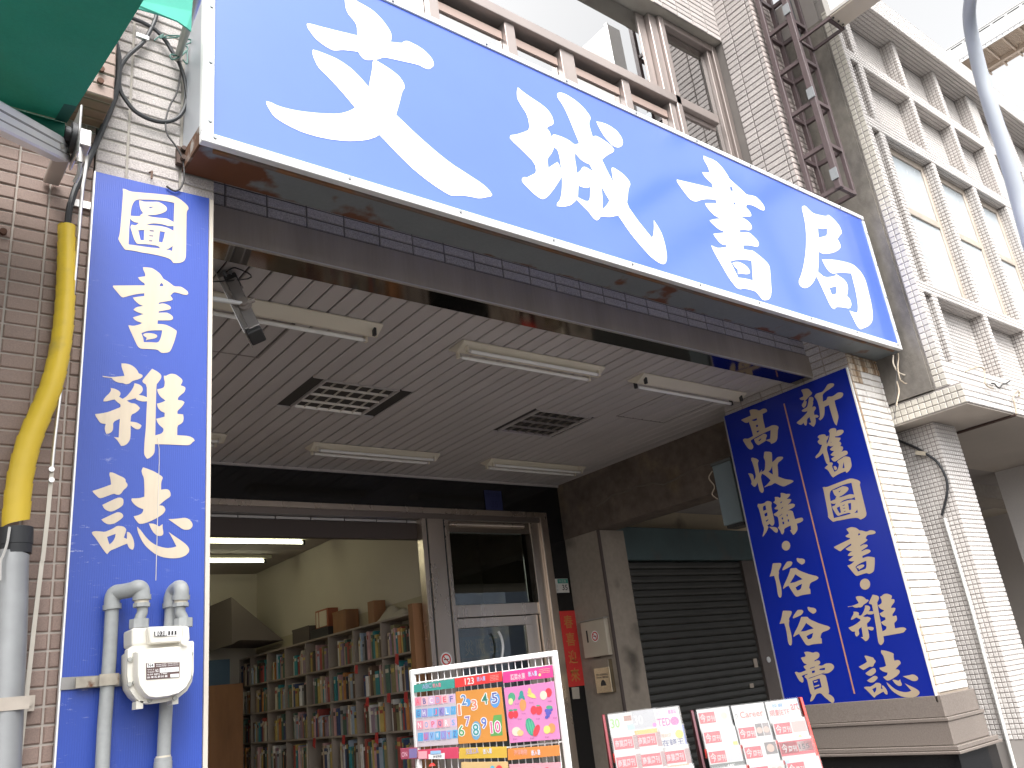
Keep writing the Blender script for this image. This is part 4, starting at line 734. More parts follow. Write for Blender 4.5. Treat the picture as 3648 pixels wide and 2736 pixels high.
# canvas from the roller outwards and down, with a darker hem along its edge
r0 = Vector((xe, -.262, 3.636)); r1 = Vector((xe, -1.75, 3.215))
m = MB(); n_ = 14; vs = []; fs = []
for i in range(n_+1):
    for j in range(9):
        t_ = i/n_; s_ = j/8; p = r0.lerp(r1, t_); vs.append((xe-s_*2.2, p.y, p.z-.012*math.sin(math.pi*t_)-.004*math.sin(9*s_+3*t_)))
for i in range(n_):
    for j in range(8): fs.append((i*9+j, i*9+j+1, (i+1)*9+j+1, (i+1)*9+j))
m.add(vs, fs); m.build('canvas', GREENCAN, AW, smooth=True)
m = MB(); m.prism([(xe+.002, r0.y, r0.z-.004), (xe+.002, r1.y, r1.z-.004), (xe-.035, r1.y, r1.z-.004), (xe-.035, r0.y, r0.z-.004)], (0, 0, -.0015)); m.build('hem', M('dark green hem', (.012, .105, .085), rough=.7), AW)
m = MB(); m.tube([(-1.8, -.235, 3.602), (xe-.004, -.235, 3.602)], .038, 20); m.build('roller', M('green rolled canvas', (.010, .15, .10), rough=.6), AW, smooth=True)
# near flap, skylight painted into its paler colour
fl = [at(*A1(900, -40), 1, -.95), at(*A1(1525, -60), 1, -.78), at(*A1(1512, 90), 1, -.78), at(*A1(1508, 245), 1, -.78), at(*A1(1470, 215), 1, -.80), at(*A1(1400, 165), 1, -.82), at(*A1(1250, 110), 1, -.86), at(*A1(1070, 60), 1, -.90), at(*A1(930, -5), 1, -.95)]
m = MB(); m.prism(fl, (0, .006, 0)); m.build('valance', GREENLIT, AW)
a, b = at(*A1(1560, -60), 1, -.55), at(*A1(1395, 470), 1, -.03)
m = MB(); m.tube([a, a.lerp(b, .55), b], [.020, .017, .013], 14); m.build('strut', M('grey awning strut', (.36, .36, .34), rough=.4, metal=.5), AW, smooth=True)
# aluminium arm with two bolts
e0, e1 = at(*A1(492, 1190), 1, -.17), at(*A1(-260, 800), 1, -.85)
m = MB(); m.bar(e0, e1, .05, .082); m.build('arm', ALU, AW, bevel=.006)
m = MB(); dz = Vector((0, 0, 1)); d_ = (e1-e0).normalized(); nrm = d_.cross(dz).normalized()
if nrm.y > 0: nrm = -nrm
m.bar(e0+nrm*.0255+dz*.012, e1+nrm*.0255+dz*.012, .002, .006); m.bar(e0+nrm*.0255-dz*.018, e1+nrm*.0255-dz*.018, .002, .004); m.build('arm_groove', M('groove grey', (.25, .24, .23), rough=.5), AW)
m = MB()
for t_ in (.045, .135):
    p = e0.lerp(e1, t_)+nrm*.026; m.tube([p, p+nrm*.010], .0085, 8)
m.build('bolt', ALUGREY, AW)
# gear and bracket at the roller end
m = MB(); m.tube([(xe, -.235, 3.602), (xe+.018, -.235, 3.602)], .030, 18); m.tube([(xe+.019, -.235, 3.595), (xe+.034, -.235, 3.595)], .055, 22); m.build('gear', DARKMETAL, AW, smooth=True)
m = MB(); m.box(xe+.035, xe+.042, -.30, -.17, 3.50, 3.70); m.box(xe+.043, xe+.085, -.255, -.19, 3.565, 3.635); m.box(xe-.02, xe+.034, -.19, -.01, 3.53, 3.555); m.build('bracket', ALUGREY, AW, bevel=.004)
m = MB(); m.tube([(xe+.05, -.235, 3.56), (xe+.055, -.235, 3.50)], .012, 10); m.tube([(xe+.058, -.235, 3.50), (xe+.058, -.22, 3.46), (xe+.05, -.20, 3.44)], .007, 8); m.build('crank_eye', ALUGREY, AW, smooth=True)

ROD = MB(); rp = [at(*A1(660, 1100), 1, -.10), at(*A1(650, 1190), 1, -.10), at(*A1(680, 1220), 1, -.09), at(*A1(682, 1280), 1, -.08), at(*A1(665, 1400), 1, -.07), at(*A3(642, 20), 1, -.06), at(*A3(585, 700), 1, -.05), at(*A3(520, 1200), 1, -.04), at(*A4(545, 400), 1, -.04), at(*A4(508, 780), 1, -.04)]
ROD.tube(smoothpath(rp, 4), .0062, 8)
o = thing('crank_rod', 'thin pale crank rod hanging down the wall beside the yellow wrapped pipe', 'rod', tuple(at(*A5(140, 1628), 1, -.03)))
ROD.build('rod', ALUGREY, o, smooth=True)
lo = [at(*A4(508, 780), 1, -.036), at(*A4(470, 1200), 1, -.035), at(*A4(418, 1659), 1, -.033), at(*A5(330, 0), 1, -.033), at(*A5(270, 500), 1, -.031), at(*A5(215, 1000), 1, -.030), at(*A5(145, 1628), 1, -.03), at(*A5(90, 2100), 1, -.03)]
m = MB()
for i in range(len(lo)-1): m.bar(lo[i], lo[i+1], .0125, .006)
m.build('flat_bar', M('pale weathered bar', (.50, .46, .40), rough=.5, metal=.3, var=.1, vscale=12), o)
m = MB()
for y_ in (755, 860): p = at(*A4(505, y_), 1, -.045); m.tube([p, p+Vector((0, -.008, 0))], .009, 8)
m.build('bolt', ALUGREY, o)

CP = thing('conduit', 'galvanised pipe with a long yellow spiral wrap and black rubber sleeve at the far left', 'pipe', tuple(at(*A5(40, 1628), 1, -.05)))
gp = [at(*A4(140, 1560), 1, -.05), at(*A5(95, 0), 1, -.05), at(*A5(80, 500), 1, -.05), at(*A5(55, 1000), 1, -.05), at(*A5(25, 1628), 1, -.05), at(*A5(0, 2300), 1, -.05)]
m = MB(); m.tube(smoothpath(gp, 4), .046, 18); m.build('pipe', M('galvanised pipe', (.36, .365, .37), rough=.45, metal=.5, var=.1, vscale=15), CP, smooth=True)
m = MB(); sp = [at(*A4(150, 1335), 1, -.05), at(*A4(140, 1590), 1, -.05)]; m.tube([sp[0], sp[0].lerp(sp[1], .65), sp[0].lerp(sp[1], .66), sp[1]], [.050, .050, .048, .047], 18); m.build('sleeve', BLACKRUB, CP, smooth=True)
yc = smoothpath([at(*A4(152, 1335), 1, -.05), at(*A4(165, 1150), 1, -.05), at(*A4(178, 1000), 1, -.05), at(*A4(205, 800), 1, -.05), at(*A4(295, 450), 1, -.05), at(*A3(370, 1590), 1, -.05), at(*A3(432, 1400), 1, -.05), at(*A3(490, 1100), 1, -.045), at(*A3(515, 800), 1, -.04), at(*A3(524, 500), 1, -.04), at(*A3(525, 235), 1, -.04)], 8)
L_ = [0]
for i in range(1, len(yc)): L_.append(L_[-1]+(yc[i]-yc[i-1]).length)
def along(s):
    for i in range(1, len(yc)):
        if L_[i] >= s: return yc[i-1].lerp(yc[i], (s-L_[i-1])/max(1e-6, L_[i]-L_[i-1]))
    return yc[-1]
vs, fs = [], []; turn = .058; nseg = 20; s_ = 0; rows = int(L_[-1]/turn*nseg)
for k in range(rows):                                  # spiral band: each turn laps over the one below
    a_ = 2*math.pi*k/nseg
    for e_ in (0, 1):
        s_ = min(L_[-1], k/nseg*turn+e_*turn*1.02); c_ = along(s_); d_ = (along(min(L_[-1], s_+.02))-along(max(0, s_-.02))).normalized()
        u_ = d_.cross(Y).normalized(); v_ = d_.cross(u_); R_ = .038-.011*s_/L_[-1]+(.0028 if e_ else 0)
        vs.append(c_+(u_*math.cos(a_)+v_*math.sin(a_))*R_)
    if k: fs.append((2*k-2, 2*k, 2*k+1, 2*k-1))
m = MB(); m.add(vs, fs); m.build('spiral_wrap', YELLOW, CP, smooth=True)
m = MB(); m.tube(smoothpath([at(*A4(95, 1320), 1, -.105), at(*A4(70, 1480), 1, -.105), at(*A4(30, 1600), 1, -.10), at(*A5(5, 0), 1, -.10), at(*A5(0, 150), 1, -.10)], 5), .004, 6); m.build('white_wire', M('white wire', (.6, .58, .55), rough=.5), CP)
m = MB(); p = at(*A5(60, 1130), 1, -.05); m.box(p.x-.2, p.x+.048, -.10, -.088, p.z-.018, p.z+.018); m.box(p.x+.04, p.x+.075, -.02, -.005, p.z-.022, p.z+.022); m.tube([(p.x+.058, -.02, p.z), (p.x+.058, -.032, p.z)], .010, 8); m.build('clamp', M('stained clamp', (.48, .42, .36), rough=.4, metal=.5, var=.15, vscale=20), CP)
cable('thick black cable running down from the awning into the yellow wrap', [A1(905, 300), A1(935, 450), A1(935, 600), A1(905, 760), A1(830, 960), A1(740, 1170), A1(650, 1370), A1(590, 1500), A1(560, 1600), A3(555, 60), A3(540, 150), A3(530, 260)], 1, -.03, .0115, BLACKRUB, lambda a, b: (a, b))
cable('black cable coiled in a wide loop on the grey tiled pillar', [A1(*p) for p in ((985, 120), (1060, 150), (1150, 190), (1230, 240), (1300, 315), (1360, 410), (1400, 470), (1435, 560), (1462, 660), (1472, 770), (1440, 880), (1380, 940), (1290, 962), (1180, 940), (1070, 880), (1000, 800), (952, 720), (935, 620), (955, 520), (1020, 430), (1130, 330), (1190, 230), (1225, 150), (1245, 60))], 1, -.03, .0085, BLACKRUB, lambda a, b: (a, b))
cable('short second strand tied beside the black cable loop', [A1(*p) for p in ((1385, 440), (1420, 520), (1448, 600), (1465, 690), (1478, 780))], 1, -.036, .007, BLACKRUB, lambda a, b: (a, b))
cable('thin dark wire hanging from the cable knot to the top of the narrow blue sign', [A1(*p) for p in ((1425, 560), (1405, 680), (1385, 750), (1340, 830), (1312, 920), (1305, 1000), (1325, 1070), (1370, 1130), (1410, 1190), (1440, 1260), (1452, 1360), (1445, 1430), (1415, 1490), (1370, 1503), (1310, 1466))], 1, -.032, .0038, DKC, lambda a, b: (a, b))
GW = M('green garden wire', (.03, .11, .09), rough=.5)
cable('green tie wire knotted round the awning strut', [A1(*p) for p in ((1215, 320), (1250, 290), (1290, 270), (1260, 300), (1330, 280), (1425, 285), (1320, 300), (1270, 280))], 1, -.05, .003, GW, lambda a, b: (a, b))
cable('green tie wire wound in rings below the awning strut', [A1(*p) for p in ((1405, 340), (1460, 350), (1505, 330), (1490, 310), (1430, 330), (1480, 380), (1440, 430), (1360, 470), (1345, 430), (1420, 440), (1470, 400), (1475, 500), (1440, 470))], 1, -.08, .0032, GW, lambda a, b: (a, b))
m = MB(); p = at(*A1(1130, 300), 1, -.035); m.box(p.x-.03, p.x+.02, -.045, -.03, p.z-.008, p.z+.01); tag(m.build('cable_clip', ALU), 'small white clip holding the cable loop on the grey tiles', 'clip')
m = MB(); p = at(*A3(640, 65), 1, -.004); m.box(p.x-.03, p.x+.03, -.012, -.002, p.z-.015, p.z+.015); tag(m.build('cable_clip', ALUGREY), 'small metal plate clip above the yellow wrap on the brown tiles', 'clip')
m = MB(); p0 = at(*A1(1178, 1360), 1, -.004); m.tube([p0, p0+Vector((.002, -.03, -.012)), p0+Vector((.0, -.034, -.05))], .004, 6); tag(m.build('hook', M('rusty hook', (.12, .07, .05), rough=.8)), 'small rusty hook in the grey tiles above the narrow blue sign', 'hook')
m = MB(); p0 = at(*A1(1425, 1240), 1, -.006); m.box(p0.x-.022, p0.x+.02, -.03, -.006, p0.z-.045, p0.z+.035)
for z_ in (p0.z+.02, p0.z-.025): m.tube([(p0.x, -.03, z_), (p0.x, -.05, z_)], .011, 8)
tag(m.build('anchor_bracket', M('rust brown bracket', (.075, .045, .035), rough=.7)), 'rust brown anchor bracket under the left end of the long blue sign', 'bracket')

# ------------------------------------------------------------------ gas meter and its pipes
GM = thing('gas_meter', 'off white gas meter hanging in front of the narrow blue sign', 'gas meter', tuple(at(*A5(1260, 900), 1, -.13)))
yA, yB_ = -.205, -.07
fl = ((1003, 695), (1040, 668), (1280, 648), (1516, 628), (1523, 640), (1522, 870), (1508, 950), (1470, 1020), (1400, 1078), (1300, 1108), (1180, 1124), (1110, 1116), (1062, 1075), (1015, 1005), (1000, 910))
def ring(pts, y_, k=1., c=(1262, 885)): return [at(*A5(c[0]+(p[0]-c[0])*k, c[1]+(p[1]-c[1])*k), 1, y_) for p in pts]
def loft(mb, rings):
    n = len(rings[0]); vs = [p for r in rings for p in r]; fs = []
    for i in range(len(rings)-1): fs += [(i*n+k, i*n+(k+1) % n, (i+1)*n+(k+1) % n, (i+1)*n+k) for k in range(n)]
    fs += [tuple(range(n)), tuple(range((len(rings)-1)*n, len(rings)*n))]; mb.add(vs, fs)
m = MB(); base_ = ring(fl, -.16)
def sh(r, y_): return [Vector((p.x, y_, p.z)) for p in r]
cx = sum(p.x for p in base_)/len(base_); czz = sum(p.z for p in base_)/len(base_)
def shr(r, k, y_): return [Vector((cx+(p.x-cx)*k, y_, czz+(p.z-czz)*k)) for p in r]
loft(m, [shr(base_, .90, -.055), shr(base_, .93, -.10), shr(base_, .93, -.128)]); loft(m, [sh(base_, -.130), sh(base_, -.146)]); loft(m, [sh(base_, -.149), sh(base_, -.165)])
loft(m, [shr(base_, .86, -.166), shr(base_, .85, -.195), shr(base_, .80, -.207)])
m.build('meter_body', METERW, GM, smooth=True)
up = [at(*A5(*p), 1, -.16) for p in ((1035, 525), (1160, 522), (1300, 515), (1490, 508), (1498, 628), (1280, 650), (1035, 672))]
m = MB(); m.prism([(p.x, -.065, p.z) for p in up], (0, -.10, 0)); m.build('meter_top', METERW, GM, bevel=.008, seg=2)
m = MB(); q = [at(*A5(*p), 1, -.2) for p in ((1168, 515), (1442, 506), (1446, 632), (1185, 650))]; m.prism([(p.x, -.165, p.z) for p in q], (0, -.035, 0)); ix = m.build('index_box', METERW, GM, bevel=.004)
q2 = [at(*A5(*p), 1, -.2025) for p in ((1212, 550), (1398, 540), (1400, 585), (1214, 592))]; m = MB(); m.poly(q2); m.build('index_window', WHITEP, ix)
q2 = [at(*A5(*p), 1, -.204) for p in ((1214, 553), (1314, 548), (1316, 587), (1216, 590))]; m = MB(); m.poly(q2); m.build('number_drum', BLACKP, ix)
m = MB()
for k, ch in enumerate('1031'): text(m, ch, at(*A5(1224+k*24, 586-k), 1, -.205), X, Z, .006, .0125)
m.build('digit', WHITEP, ix)
m = MB()
for k in range(3): a_ = at(*A5(1325+k*25, 580-k), 1, -.204); m.poly([a_, a_+X*.006, a_+X*.006+Z*.012, a_+Z*.012])
m.build('red_window', BLACKP, ix)
q = [at(*A5(*p), 1, -.2095) for p in ((1152, 802), (1416, 794), (1414, 912), (1153, 932))]; m = MB(); m.prism(q, (0, .002, 0)); lbp = m.build('label_plate', M('dark brown label', (.10, .055, .05), rough=.5), GM)
o_, u_ = q[3], (q[2]-q[3]).normalized(); v_ = (q[0]-q[3]).normalized(); Lw = (q[2]-q[3]).length; Lh = (q[0]-q[3]).length
m = MB(); nn = Vector((0, -.0012, 0))
for a, b, c, d in ((.02, .72, .24, .97), (.40, .36, .98, .64), (.72, .02, .98, .22)): P_ = lambda x, y: o_+u_*(x*Lw)+v_*(y*Lh)+nn; m.poly([P_(a, b), P_(c, b), P_(c, d), P_(a, d)])
m.build('label_field', WHITEP, lbp)
m = MB(); nn2 = Vector((0, -.002, 0)); W_ = lambda s, x, y, w_, h_: text(m, s, o_+u_*(x*Lw)+v_*(y*Lh)+nn2, u_, v_, w_*Lw, h_*Lh)
W_('N4', .05, .75, .16, .20); m.build('lettering', BLACKP, lbp)
m = MB()
for r_ in range(2): W_('Pmax=0.02', .30, .84-.11*r_, .30, .07); W_('Qmin=0.016', .64, .84-.11*r_, .33, .07)
W_('NO.', .27, .40, .10, .20); W_('V=1.2', .03, .54, .20, .08); W_('T=0.01', .03, .40, .20, .08); W_('0.09 MPa 1987', .03, .25, .60, .08)
for k, ch in enumerate('台灣瓦斯計器'): W_(ch, .02+k*.105, .06, .085, .13)
m.build('lettering', WHITEP, lbp)
m = MB(); W_('041510', .46, .41, .46, .18); m.build('lettering', M('grey print', (.45, .43, .42), rough=.6), lbp)
m = MB()
for a, b in ((1062, 755), (1058, 955), (1195, 705), (1380, 695), (1500, 730), (1495, 915), (1375, 1078), (1178, 1095), (1020, 775), (1018, 970)):
    p = at(*A5(a, b), 1, -.166); m.tube([p, p+Vector((0, -.008, 0))], .007, 8)
m.build('screw', M('dull screw', (.40, .40, .37), rough=.5, metal=.5), GM)
m = MB(); p = at(*A5(1438, 635), 1, -.20); m.tube([p, p+Vector((0, -.02, .0))], .011, 10); p = at(*A5(1090, 1115), 1, -.15); m.box(p.x-.010, p.x+.010, -.165, -.12, p.z-.018, p.z+.004); p = at(*A5(1370, 1095), 1, -.15); m.box(p.x-.009, p.x+.009, -.165, -.12, p.z-.012, p.z+.006); m.build('lug', METERW, GM)
def gpipe(label, vert, elbow, down, nut, lowr):
    r = .0205; root = thing('gas_pipe', label, 'pipe', tuple(vert[0]))
    m = MB(); m.tube(vert, lowr, 18); m.build('pipe', GASPIPE, root, smooth=True)
    m = MB(); pth = smoothpath(elbow, 6); m.tube(pth, r*1.18, 16)
    for k in (0, len(pth)-1):
        d_ = (pth[1]-pth[0]).normalized() if k == 0 else (pth[-1]-pth[-2]).normalized(); m.tube([pth[k]-d_*.008, pth[k]+d_*.008], r*1.36, 16)
    m.build('elbow', GASPIPE, root, smooth=True)
    m = MB(); m.tube([elbow[-1], elbow[-1]+Vector((0, 0, -.028))], r*1.05, 14); m.build('tape', BRASSY, root, smooth=True)
    m = MB(); m.tube(smoothpath(down, 5), r*.80, 14); m.build('nipple', GASPIPE, root, smooth=True)
    m = MB(); m.tube([nut+Vector((0, 0, .014)), nut-Vector((0, 0, .014))], r*1.45, 8); p2 = elbow[-1]+Vector((0, 0, -.018)); m.tube([p2, p2-Vector((0, 0, .012))], r*1.28, 8); m.build('union_nut', GASPIPE, root)
    return root
yw, ym = -.062, -.125
top = at(*A5(884, 360), 1, yw)
eA = [top, at(*A5(884, 300), 1, yw), at(*A5(905, 250), 1, yw-.004), at(*A5(960, 238), 1, yw-.02), at(*A5(1030, 225), 1, yw-.045), at(*A5(1085, 205), 1, ym), at(*A5(1115, 225), 1, ym), at(*A5(1118, 285), 1, ym)]
R_ = gpipe('tall grey gas pipe with two elbows left of the gas meter', [at(*A5(800, 1750), 1, yw), at(*A5(822, 1300), 1, yw), at(*A5(860, 800), 1, yw), top], eA, [at(*A5(1120, 350), 1, ym), at(*A5(1122, 400), 1, ym), at(*A5(1105, 440), 1, ym), at(*A5(1095, 480), 1, ym)], at(*A5(1096, 492), 1, ym), .0205)
m = MB(); p = at(*A5(850, 935), 1, yw); m.box(p.x-.03, p.x+.026, yw-.026, yw-.020, p.z-.017, p.z+.017); m.box(p.x-.09, p.x-.02, yw+.0, yw+.012, p.z-.016, p.z+.014); m.build('clamp', M('rusty strap', (.40, .36, .30), rough=.4, metal=.6, var=.3, vscale=30, col2=(.15, .07, .04), mix=(.55, .68)), R_)
m = MB(); a, b = at(*A5(480, 965), 1, -.026), at(*A5(962, 935), 1, -.026); m.bar(a, b, .008, .036); m.build('rail', M('grey rail', (.27, .26, .25), rough=.5, metal=.4, var=.2, vscale=20), R_)
top = at(*A5(1350, 345), 1, yw)
eB = [top, at(*A5(1350, 290), 1, yw), at(*A5(1372, 235), 1, yw-.01), at(*A5(1410, 205), 1, yw-.04), at(*A5(1428, 225), 1, ym), at(*A5(1426, 285), 1, ym)]
R_ = gpipe('grey gas pipe rising behind the gas meter into one bend', [at(*A5(1280, 1750), 1, yw), at(*A5(1300, 1300), 1, yw), at(*A5(1328, 800), 1, yw), top], eB, [at(*A5(1422, 350), 1, ym), at(*A5(1420, 400), 1, ym), at(*A5(1440, 440), 1, ym), at(*A5(1446, 470), 1, ym)], at(*A5(1446, 484), 1, ym), .0205)
m = MB(); a, b = at(*A5(1286, 1545), 1, yw), at(*A5(1280, 1700), 1, yw); m.tube([a, a.lerp(b, .2), a.lerp(b, .21), b], [.026, .026, .0275, .0275], 16); m.build('coupling', GASPIPE, R_, smooth=True)
m = MB(); a = at(*A5(1287, 1530), 1, yw); m.tube([a, a-Vector((0, 0, .012))], .0225, 14); m.build('tape', BRASSY, R_)

# ------------------------------------------------------------------ fluorescent fixtures under the arcade ceiling
def lamp_fixture(label, x0, x1, y0, front, rear, rust=False):
    """triangular reflector lamp: base on the ceiling, ridge down, one tube place on each flank"""
    y1, ym_, zr = y0+.175, y0+.088, ZC-.055; zb = ZC-.004
    r = thing('ceiling_lamp', label, 'lamp', ((x0+x1)/2, ym_, zb), 'lamps under the arcade ceiling')
    m = MB(); m.prism([(x0, y0, zb), (x0, y0, zb-.010), (x0, ym_-.01, zr), (x0, ym_+.01, zr), (x0, y1, zb-.010), (x0, y1, zb)], (x1-x0, 0, 0)); m.build('housing', CREAM, r, bevel=.002)
    m = MB(); m.box(x0-.003, x0-.0005, y0, y1, zb-.008, zb); m.prism([(x0-.003, y0, zb-.008), (x0-.003, ym_, zr-.004), (x0-.003, y1, zb-.008)], (.0025, 0, 0)); m.prism([(x1+.0005, y0, zb-.008), (x1+.0005, ym_, zr-.004), (x1+.0005, y1, zb-.008)], (.0025, 0, 0)); m.build('end_cap', CREAM, r)
    for side, has in ((-1, front), (1, rear)):
        yt = ym_+side*.052; zt_ = ZC-.062
        for xs in (x0+.035, x1-.05):
            m = MB(); m.box(xs, xs+.016, yt-.012, yt+.012, zt_-.012, zb-.02); m.build('socket', DARKMETAL if (rust or not has) else CREAM, r)
        if has:
            m = MB(); m.tube([(x0+.052, yt, zt_), (x1-.052, yt, zt_)], .013, 12); m.build('tube', TUBE, r, smooth=True)
            for xs in (x0+.052, x1-.066): m = MB(); m.tube([(xs, yt, zt_), (xs+.014, yt, zt_)], .0136, 12); m.build('tube_cap', ALUGREY, r, smooth=True)
    return r
lamp_fixture('ceiling lamp behind the security camera, front tube missing', 1.10, 2.335, .885, False, True)
lamp_fixture('ceiling lamp in the middle of the front row with its tube facing the street', 2.915, 4.15, .885, True, True)
lamp_fixture('rust stained ceiling lamp beside the top of the wide dark blue sign', 4.53, 5.765, .862, False, True, True)
lamp_fixture('cut off ceiling lamp at the back, touching the edge of the narrow blue sign', .99, 2.22, 3.11, True, True)
lamp_fixture('middle ceiling lamp of the back row above the granite shopfront', 2.944, 4.18, 3.11, True, True)
lamp_fixture('ceiling lamp of the back row next to the dark concrete beam', 4.76, 5.99, 3.11, True, True)
def louvre(label, x0, x1, y0, y1, nx, ny, mat, bright):
    r = thing('louvre_light', label, 'ceiling light', ((x0+x1)/2, (y0+y1)/2, ZC), 'recessed louvre lights')
    m = MB(); m.box(x0, x1, y0, y0+.014, ZC-.004, ZC+.02); m.box(x0, x1, y1-.014, y1, ZC-.004, ZC+.02); m.box(x0, x0+.014, y0+.014, y1-.014, ZC-.004, ZC+.02); m.box(x1-.014, x1, y0+.014, y1-.014, ZC-.004, ZC+.02); m.build('frame', SLAT, r)
    m = MB(); m.box(x0, x1, y0, y1, ZC+.10, ZC+.11); m.box(x0-.006, x0, y0, y1, ZC+.02, ZC+.10); m.box(x1, x1+.006, y0, y1, ZC+.02, ZC+.10); m.box(x0, x1, y0-.006, y0, ZC+.02, ZC+.10); m.box(x0, x1, y1, y1+.006, ZC+.02, ZC+.10); m.build('housing', M('lamp housing', (.5, .47, .43) if bright else (.22, .20, .19), rough=.5), r)
    for i in range(1, ny):
        y_ = y0+(y1-y0)*i/ny; m = MB(); m.prism([(x0+.015, y_-.003, ZC), (x0+.015, y_+.003, ZC), (x0+.015, y_+.014, ZC+.055), (x0+.015, y_-.014, ZC+.055)], (x1-x0-.03, 0, 0)); m.build('long_blade', mat, r)
    yw_ = (y1-y0)/ny
    for i in range(1, nx):
        x_ = x0+(x1-x0)*i/nx; m = MB()
        for j in range(ny): m.prism([(x_-.002, y0+j*yw_+.006, ZC+.002), (x_+.002, y0+j*yw_+.006, ZC+.002), (x_+.006, y0+j*yw_+.024, ZC+.05), (x_-.006, y0+j*yw_+.024, ZC+.05)], (0, yw_-.03, 0))
        m.build('cross_blade', mat, r)
    m = MB(); m.prism([(x0+.015, y1-.016, ZC), (x0+.015, y1-.010, ZC), (x0+.015, y1-.010, ZC+.06), (x0+.015, y1-.042, ZC+.06)], (x1-x0-.03, 0, 0)); m.build('end_reflector', mat, r)
    for j in range(ny):
        y_ = y0+(j+.5)*yw_; m = MB(); m.tube([(x0+.03, y_, ZC+.075), (x1-.03, y_, ZC+.075)], .013, 8); m.build('tube', TUBE, r, smooth=True)
louvre('bright mirror louvre light recessed in the ceiling near the security camera', 2.43, 3.01, 1.84, 2.41, 6, 4, LOUVRE, True)
louvre('dull grey louvre light recessed in the ceiling near the wide dark blue sign', 4.32, 4.90, 1.84, 2.41, 6, 4, M('shaded louvre', (.40, .36, .33), rough=.35, metal=.8), False)  # darker blade colour stands in for the missing daylight reflection

# ------------------------------------------------------------------ security camera
V1 = crop(740, 850, 3.687)
a, b = at(*V1(300, 560), 1, .66), at(*V1(640, 1255), 1, .50)
SC = thing('security_camera', 'silver security camera on a white arm hanging under the arcade ceiling', 'camera', tuple(a.lerp(b, .6)))
d = (b-a).normalized(); side = d.cross(CAM-a).normalized(); up_ = side.cross(d).normalized()   # up_ points to the street, towards the underside seen
def bx(mb, t0, t1, s0, s1, u0, u1):
    o = a+d*((b-a).length*t0)+side*s0+up_*u0; mb.obox(o, d*((b-a).length*(t1-t0)), side*(s1-s0), up_*(u1-u0))
hw = .042
m = MB(); bx(m, .06, .97, -hw*.78, hw*.52, -.045, .04); m.build('camera_body', M('dusty camera grey', (.34, .32, .31), rough=.45, metal=.5, var=.1, vscale=18), SC, bevel=.006, seg=2)
m = MB(); bx(m, .0, .97, hw*.52, hw*.98, -.02, .052); bx(m, -.36, 1.02, hw*1.0, hw*1.16, -.075, .052); bx(m, -.34, .05, -hw, hw, -.075, -.062); m.build('sun_hood', ALUGREY, SC, bevel=.002)
m = MB(); bx(m, -.04, .055, -hw*.95, hw*.75, -.045, .038); bx(m, .972, 1.05, -hw*.75, hw*.95, -.05, .045); m.build('end_cap', DARKMETAL, SC, bevel=.008, seg=2)
m = MB()
for s_ in (-.018, .008): p = a+side*s_+up_*.03; m.tube([p, p-d*.045], .009, 10)
m.build('cable_gland', M('grey gland', (.22, .23, .24), rough=.4), SC, smooth=True)
jn = a+d*((b-a).length*.60)+up_*.046-side*.012
m = MB(); m.tube([jn-up_*.005, jn+up_*.010], .030, 18); m.tube([jn+up_*.010-d*.01, jn+up_*.026-d*.01], .024, 16); m.tube([jn-side*.05+up_*.01, jn+up_*.012], .012, 10); m.build('joint', M('dusty swivel', (.36, .32, .29), rough=.5, metal=.4, var=.15, vscale=30), SC, smooth=True)
w0 = Vector((1.032, jn.y+.02, jn.z+.015)); m = MB(); m.tube([w0, w0.lerp(jn, .55), jn+up_*.012], [.013, .013, .009], 12); m.tube([w0-Vector((0, 0, .0)), w0+Vector((.012, 0, 0))], .035, 14); m.build('arm', WHITEPAINT, SC, smooth=True)
m = MB(); m.tube(smoothpath([a-d*.04+up_*.03, a-d*.02-side*.05+up_*.05, a+d*.05-side*.08+up_*.02, Vector((1.04, a.y+.05, a.z-.06))], 6), .0035, 6); m.build('lead', DKC, SC)

# ------------------------------------------------------------------ things on the granite surround and the column
Dp = crop(1400, 1700, 2.765)
pl = [at(*Dp(x_, y_), 1, YB-.004) for x_, y_ in ((1588, 1008), (1722, 1005), (1737, 1136), (1603, 1138))]
xa, xb, zb_, zt_ = 6.035, 6.215, 2.535, 2.682
t = thing('house_number_plate', 'green and white house number plate reading 35 on the black granite', 'sign', (6.12, YB-.004, 2.6))
m = MB(); m.box(xa, xb, YB-.010, YB-.002, zb_, zt_); m.build('plate', M('plate white', (.62, .60, .57), rough=.4), t)
m = MB(); m.box(xa+.03, xb-.004, YB-.0118, YB-.0102, zt_-.05, zt_-.004); m.build('green_band', M('plate green', (.03, .26, .20), rough=.4), t)
m = MB(); text(m, '35', (xa+.085, YB-.012, zb_+.025), X, Z, .075, .058); m.build('number', BLACKP, t)
m = MB(); text(m, '中正路', (xa+.05, YB-.0125, zt_-.042), X, Z, .10, .03); text(m, '里', (xa+.004, YB-.012, zb_+.055), X, Z, .024, .03); text(m, '鄰', (xa+.004, YB-.012, zb_+.012), X, Z, .024, .03); m.build('small_characters', M('plate grey print', (.40, .42, .40), rough=.5), t)
t = thing('old_number_plate', 'dark faded blue number plate high on the black granite over the door', 'sign', (5.33, YB-.004, 3.41))
m = MB(); m.box(5.215, 5.437, YB-.009, YB-.002, 3.405, 3.612); m.build('plate', M('faded blue plate', (.028, .035, .11), rough=.3, var=.1, vscale=20), t)
m = MB(); text(m, '35', (5.285, YB-.0105, 3.43), X, Z, .09, .075); text(m, '中正里', (5.235, YB-.0105, 3.545), X, Z, .18, .045); m.build('number', M('dim blue print', (.015, .018, .075), rough=.3), t)
t = thing('spring_couplet', 'red paper strip with faded gold characters on the black granite', 'paper strip', (6.15, YB-.004, 1.4))
